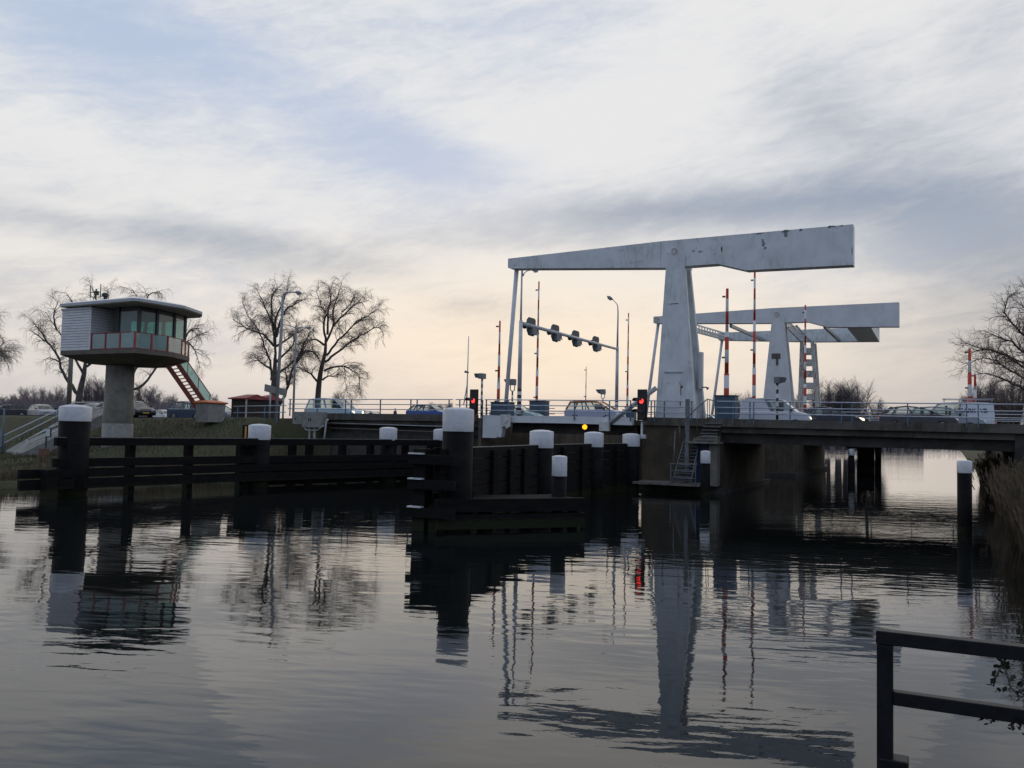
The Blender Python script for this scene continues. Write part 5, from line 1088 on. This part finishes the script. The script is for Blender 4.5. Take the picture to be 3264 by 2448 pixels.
    MB().box(xf-.10, xf-.015, -.45, .45, .50, .60).build('grille', 'black_paint', t)
    if roofcol == 'p_orange':
        for sy in (-1, 1): MB().path([(xrb+.05, sy*wb*.99, zb+.05), (xrt-.05, sy*wt_, zr-.05), (xm, sy*(wt_+.01), zr+.01), (xft, sy*wt_, zr-.03), (xfb-.05, sy*wb, zb+.08)], .055, 8).build('roof_trim', 'p_orange', t)
    if rack:
        k_ = MB(); [k_.path([(xrt-.1, y_, H_+.18), (xft-.2, y_, H_+.18)], .025, 6) for y_ in (-wt_+.1, wt_-.1)]; [k_.path([(x, -wt_+.1, H_+.02), (x, -wt_+.1, H_+.2), (x, wt_-.1, H_+.2), (x, wt_-.1, H_+.02)], .025, 6) for x in np.linspace(xrt, xft-.3, 4)]; k_.build('roof_rack', 'galv', t)
    return t
def put(c_, px0, px1, w_, flip=False, rot=0., z=ZR):
    s0 = F(px0, 1320, w_)[0]; s1 = F(px1, 1320, w_)[0]; place(c_, (s0+s1)/2, w_, z, rot+(math.pi if flip else 0)); return c_
put(car('people_carrier', 4.75, 1.85, 1.78, 'p_mpv', 'pale blue-white people carrier with lit headlights on the left bridge span', belt=.98, hoodlen=1.0, ws=1.0, rear=.1, rw=.25, lights=True, hood=1.02), 985, 1152, 4.6)
put(car('parked_car', 4.2, 1.7, 1.4, 'p_silver', 'grey car roof just right of the pale people carrier, mostly hidden'), 1146, 1218, 22, z=3.75)
put(car('hatchback', 3.9, 1.68, 1.44, 'p_blue', 'bright blue hatchback behind the left railing', belt=.95, ws=.75, rw=.55, roofcol='p_slate'), 1315, 1438, 8)
put(car('hatchback', 4.1, 1.7, 1.5, 'p_teal', 'pale green car behind the hanger rod and the gantry post', belt=.95, ws=.8), 1603, 1694, 9.5, z=3.95)
put(car('electric_car', 4.05, 1.78, 1.62, 'p_pearl', 'white compact car with orange roof line on the lifting deck', belt=1.0, hoodlen=.75, ws=.95, rw=.3, roofcol='p_orange', wheel=.36, hood=1.03), 1812, 1985, 6, z=4.03)
put(car('delivery_van', 4.45, 1.85, 1.92, 'p_white', 'white panel van behind the banded pole right of the near tower', 'van', belt=1.08, hoodlen=.95, ws=.9, rw=.12, van=True, lights=True, hood=1.08), 2363, 2592, 6)
put(car('saloon_car', 4.5, 1.76, 1.45, 'p_navy', 'dark blue saloon with lit headlights in front of the white van', lights=True, trunk=.75, ws=.85, rw=.7), 2548, 2722, 7.2)
put(car('hatchback', 4.25, 1.8, 1.46, 'p_dkgrey', 'dark grey hatchback, largest car on the right span', belt=.98, ws=1.0, rw=.6, hood=.98), 2816, 3043, 5.2)
put(car('people_carrier', 4.4, 1.8, 1.55, 'p_silver', 'silver car half hidden behind the dark grey hatchback', belt=.98, ws=1.05, rw=.4), 2925, 3108, 8.6)
vn = car('delivery_van', 4.9, 1.95, 2.05, 'p_white', 'white panel van with dark lettering and a roof rack, facing left', 'van', belt=1.05, hoodlen=.95, ws=.8, rw=.08, van=True, hood=1.05, rack=True)
put(vn, 2945, 3126, 11, flip=True, z=3.8)
o = text_mesh('HGARK  VB', .36, 'lettering', 'lettering', vn, (-1.05, .985-.09, 1.38), (RAD(96), 0, RAD(180)))
# left bank parking / road
put(car('parked_car', 4.4, 1.75, 1.45, 'p_dkgrey', 'dark car with lit headlights at the left edge of the photo', lights=True, trunk=.6), -16, 62, 12, rot=-2.0, z=3.7)
put(car('estate_car', 4.5, 1.75, 1.46, 'p_silver', 'silver estate car under the distant trees at far left', rw=.3), 86, 184, 10, rot=-.35, z=3.7)
put(car('parked_car', 4.3, 1.75, 1.45, 'p_silver', 'pale car with yellow plate just left of the cabin column', plate=True), 268, 328, 6, rot=-1.2, z=3.75)
put(car('saloon_car', 4.7, 1.8, 1.46, 'p_black', 'black saloon with yellow plate emerging right of the cabin column', trunk=.7, ws=.9, rw=.7), 352, 506, 1.9, rot=-.30, z=3.86)
put(car('estate_car', 4.4, 1.75, 1.42, 'p_white', 'white estate car between the black saloon and the blue-grey four-wheel drive'), 494, 562, 22, z=3.55, rot=-.3)
put(car('off_roader', 4.5, 1.85, 1.72, 'p_slate', 'blue-grey four-wheel drive under the cabin stairs', belt=1.05, hoodlen=.9, ws=.7, rw=.3, wheel=.37, hood=1.06), 560, 668, 6, z=3.72)
put(car('parked_car', 4.4, 1.78, 1.75, 'p_navy', 'dark car behind the blue-grey four-wheel drive', belt=1.05), 585, 690, 13, z=3.8)
put(car('hatchback', 4.2, 1.75, 1.55, 'p_silver', 'silver car between the concrete box and the first shed', belt=.98, ws=1.0), 655, 733, 9, z=3.8)
put(car('hatchback', 4.2, 1.75, 1.5, 'p_blue', 'blue car seen low behind the near tower'), 2215, 2290, 14.5, z=3.5)
# ================================================================== PEOPLE
def person(s_, w_, z_, label, coat, h=1.75, rot=0.):
    t = thing('person', s_, w_, z_, label, 'person', 'people on the bridges', rot=rot); k = h/1.75
    def skin(name, pts, edges, rads, mt, par, lv=1):
        me = bpy.data.meshes.new(name); me.from_pydata([(x*k, y*k, z*k) for x, y, z in pts], edges, []); o = bpy.data.objects.new(name, me); COL.objects.link(o); o.parent = par
        sk = o.modifiers.new('skin', 'SKIN'); me.skin_vertices.new() if not me.skin_vertices else None
        for i, r in enumerate(rads): me.skin_vertices[0].data[i].radius = (r[0]*k, r[1]*k) if isinstance(r, tuple) else (r*k, r*k)
        me.skin_vertices[0].data[0].use_root = True
        sb = o.modifiers.new('sub', 'SUBSURF'); sb.levels = lv; sb.render_levels = lv; me.materials.append(MT[mt]); return o
    # x forward, y left
    pts = [(0, 0, .95), (0, 0, 1.15), (0, 0, 1.38), (.0, 0, 1.48), (.015, 0, 1.56), (.03, 0, 1.66), (.01, 0, 1.73), (0, .19, 1.40), (.02, .24, 1.12), (.12, .23, .88), (.16, .225, .80), (0, -.19, 1.40), (-.03, -.24, 1.12), (.04, -.23, .88), (.07, -.225, .80), (0, .10, .90), (.10, .10, .50), (.08, .10, .09), (.22, .10, .04), (0, -.10, .90), (-.02, -.10, .50), (-.16, -.10, .11), (-.04, -.10, .04)]
    ed = [(0, 1), (1, 2), (2, 3), (3, 4), (4, 5), (5, 6), (2, 7), (7, 8), (8, 9), (9, 10), (2, 11), (11, 12), (12, 13), (13, 14), (0, 15), (15, 16), (16, 17), (17, 18), (0, 19), (19, 20), (20, 21), (21, 22)]
    rd = [(.12, .15), (.11, .14), (.11, .16), .06, .06, (.095, .08), .06, .055, .042, .032, .035, .055, .042, .032, .035, .08, .055, .042, .035, .08, .055, .042, .035]
    body = skin('body', pts, ed, rd, 'skin', t, 2)
    skin('coat', [(0, 0, .85), (0, 0, 1.15), (0, 0, 1.38), (0, .19, 1.41), (.02, .245, 1.12), (.12, .235, .90), (0, -.19, 1.41), (-.03, -.245, 1.12), (.04, -.235, .90), (0, 0, 1.49)], [(0, 1), (1, 2), (2, 3), (3, 4), (4, 5), (2, 6), (6, 7), (7, 8), (2, 9)], [(.16, .19), (.14, .17), (.14, .19), .075, .06, .05, .075, .06, .05, .08], coat, t, 2)
    skin('trousers', [(0, 0, .92), (0, .10, .86), (.10, .10, .50), (.08, .10, .12), (0, -.10, .86), (-.02, -.10, .50), (-.16, -.10, .14)], [(0, 1), (1, 2), (2, 3), (0, 4), (4, 5), (5, 6)], [(.13, .15), .10, .075, .06, .10, .075, .06], 'trousers', t, 2)
    skin('hair', [(-.02, 0, 1.62), (.0, 0, 1.72), (.03, 0, 1.755)], [(0, 1), (1, 2)], [(.095, .09), (.10, .095), .05], 'hair', t, 2)
    return t
a = AY(1260, 1302, 100); person(a[0], a[1], ZR, 'small dark figure whose head shows above the left parapet', 'coat_grey', 1.72)
a = F(2763, 1310, 31.6); person(a[0], 31.6, 4.0, 'dark clothed walker behind the right railing, left of the dark grey hatchback', 'coat', 1.75)
# far piles under the bridge
t = thing('timber_fender', 15, 50, 0, 'dark pilings seen far under the right span', 'timber fender')
for px_, wd in ((2712, .5), (2738, .3), (2748, .9), (2768, .7), (2782, .3), (2799, .6)):
    a = F(px_, 1430, 49.5); MB().box(a[0]-wd/2, a[0]+wd/2, 49.3, 49.7, -1, 3.0).build('post', 'tar_wood', t)
a = F(2700, 1430, 49.5)[0]; b = F(2800, 1430, 49.5)[0]; MB().box(a, b, 49.2, 49.29, 2.3, 2.6).build('beam', 'tar_wood', t)
for o in bpy.data.objects:
    if '_o' in o: del o['_o']
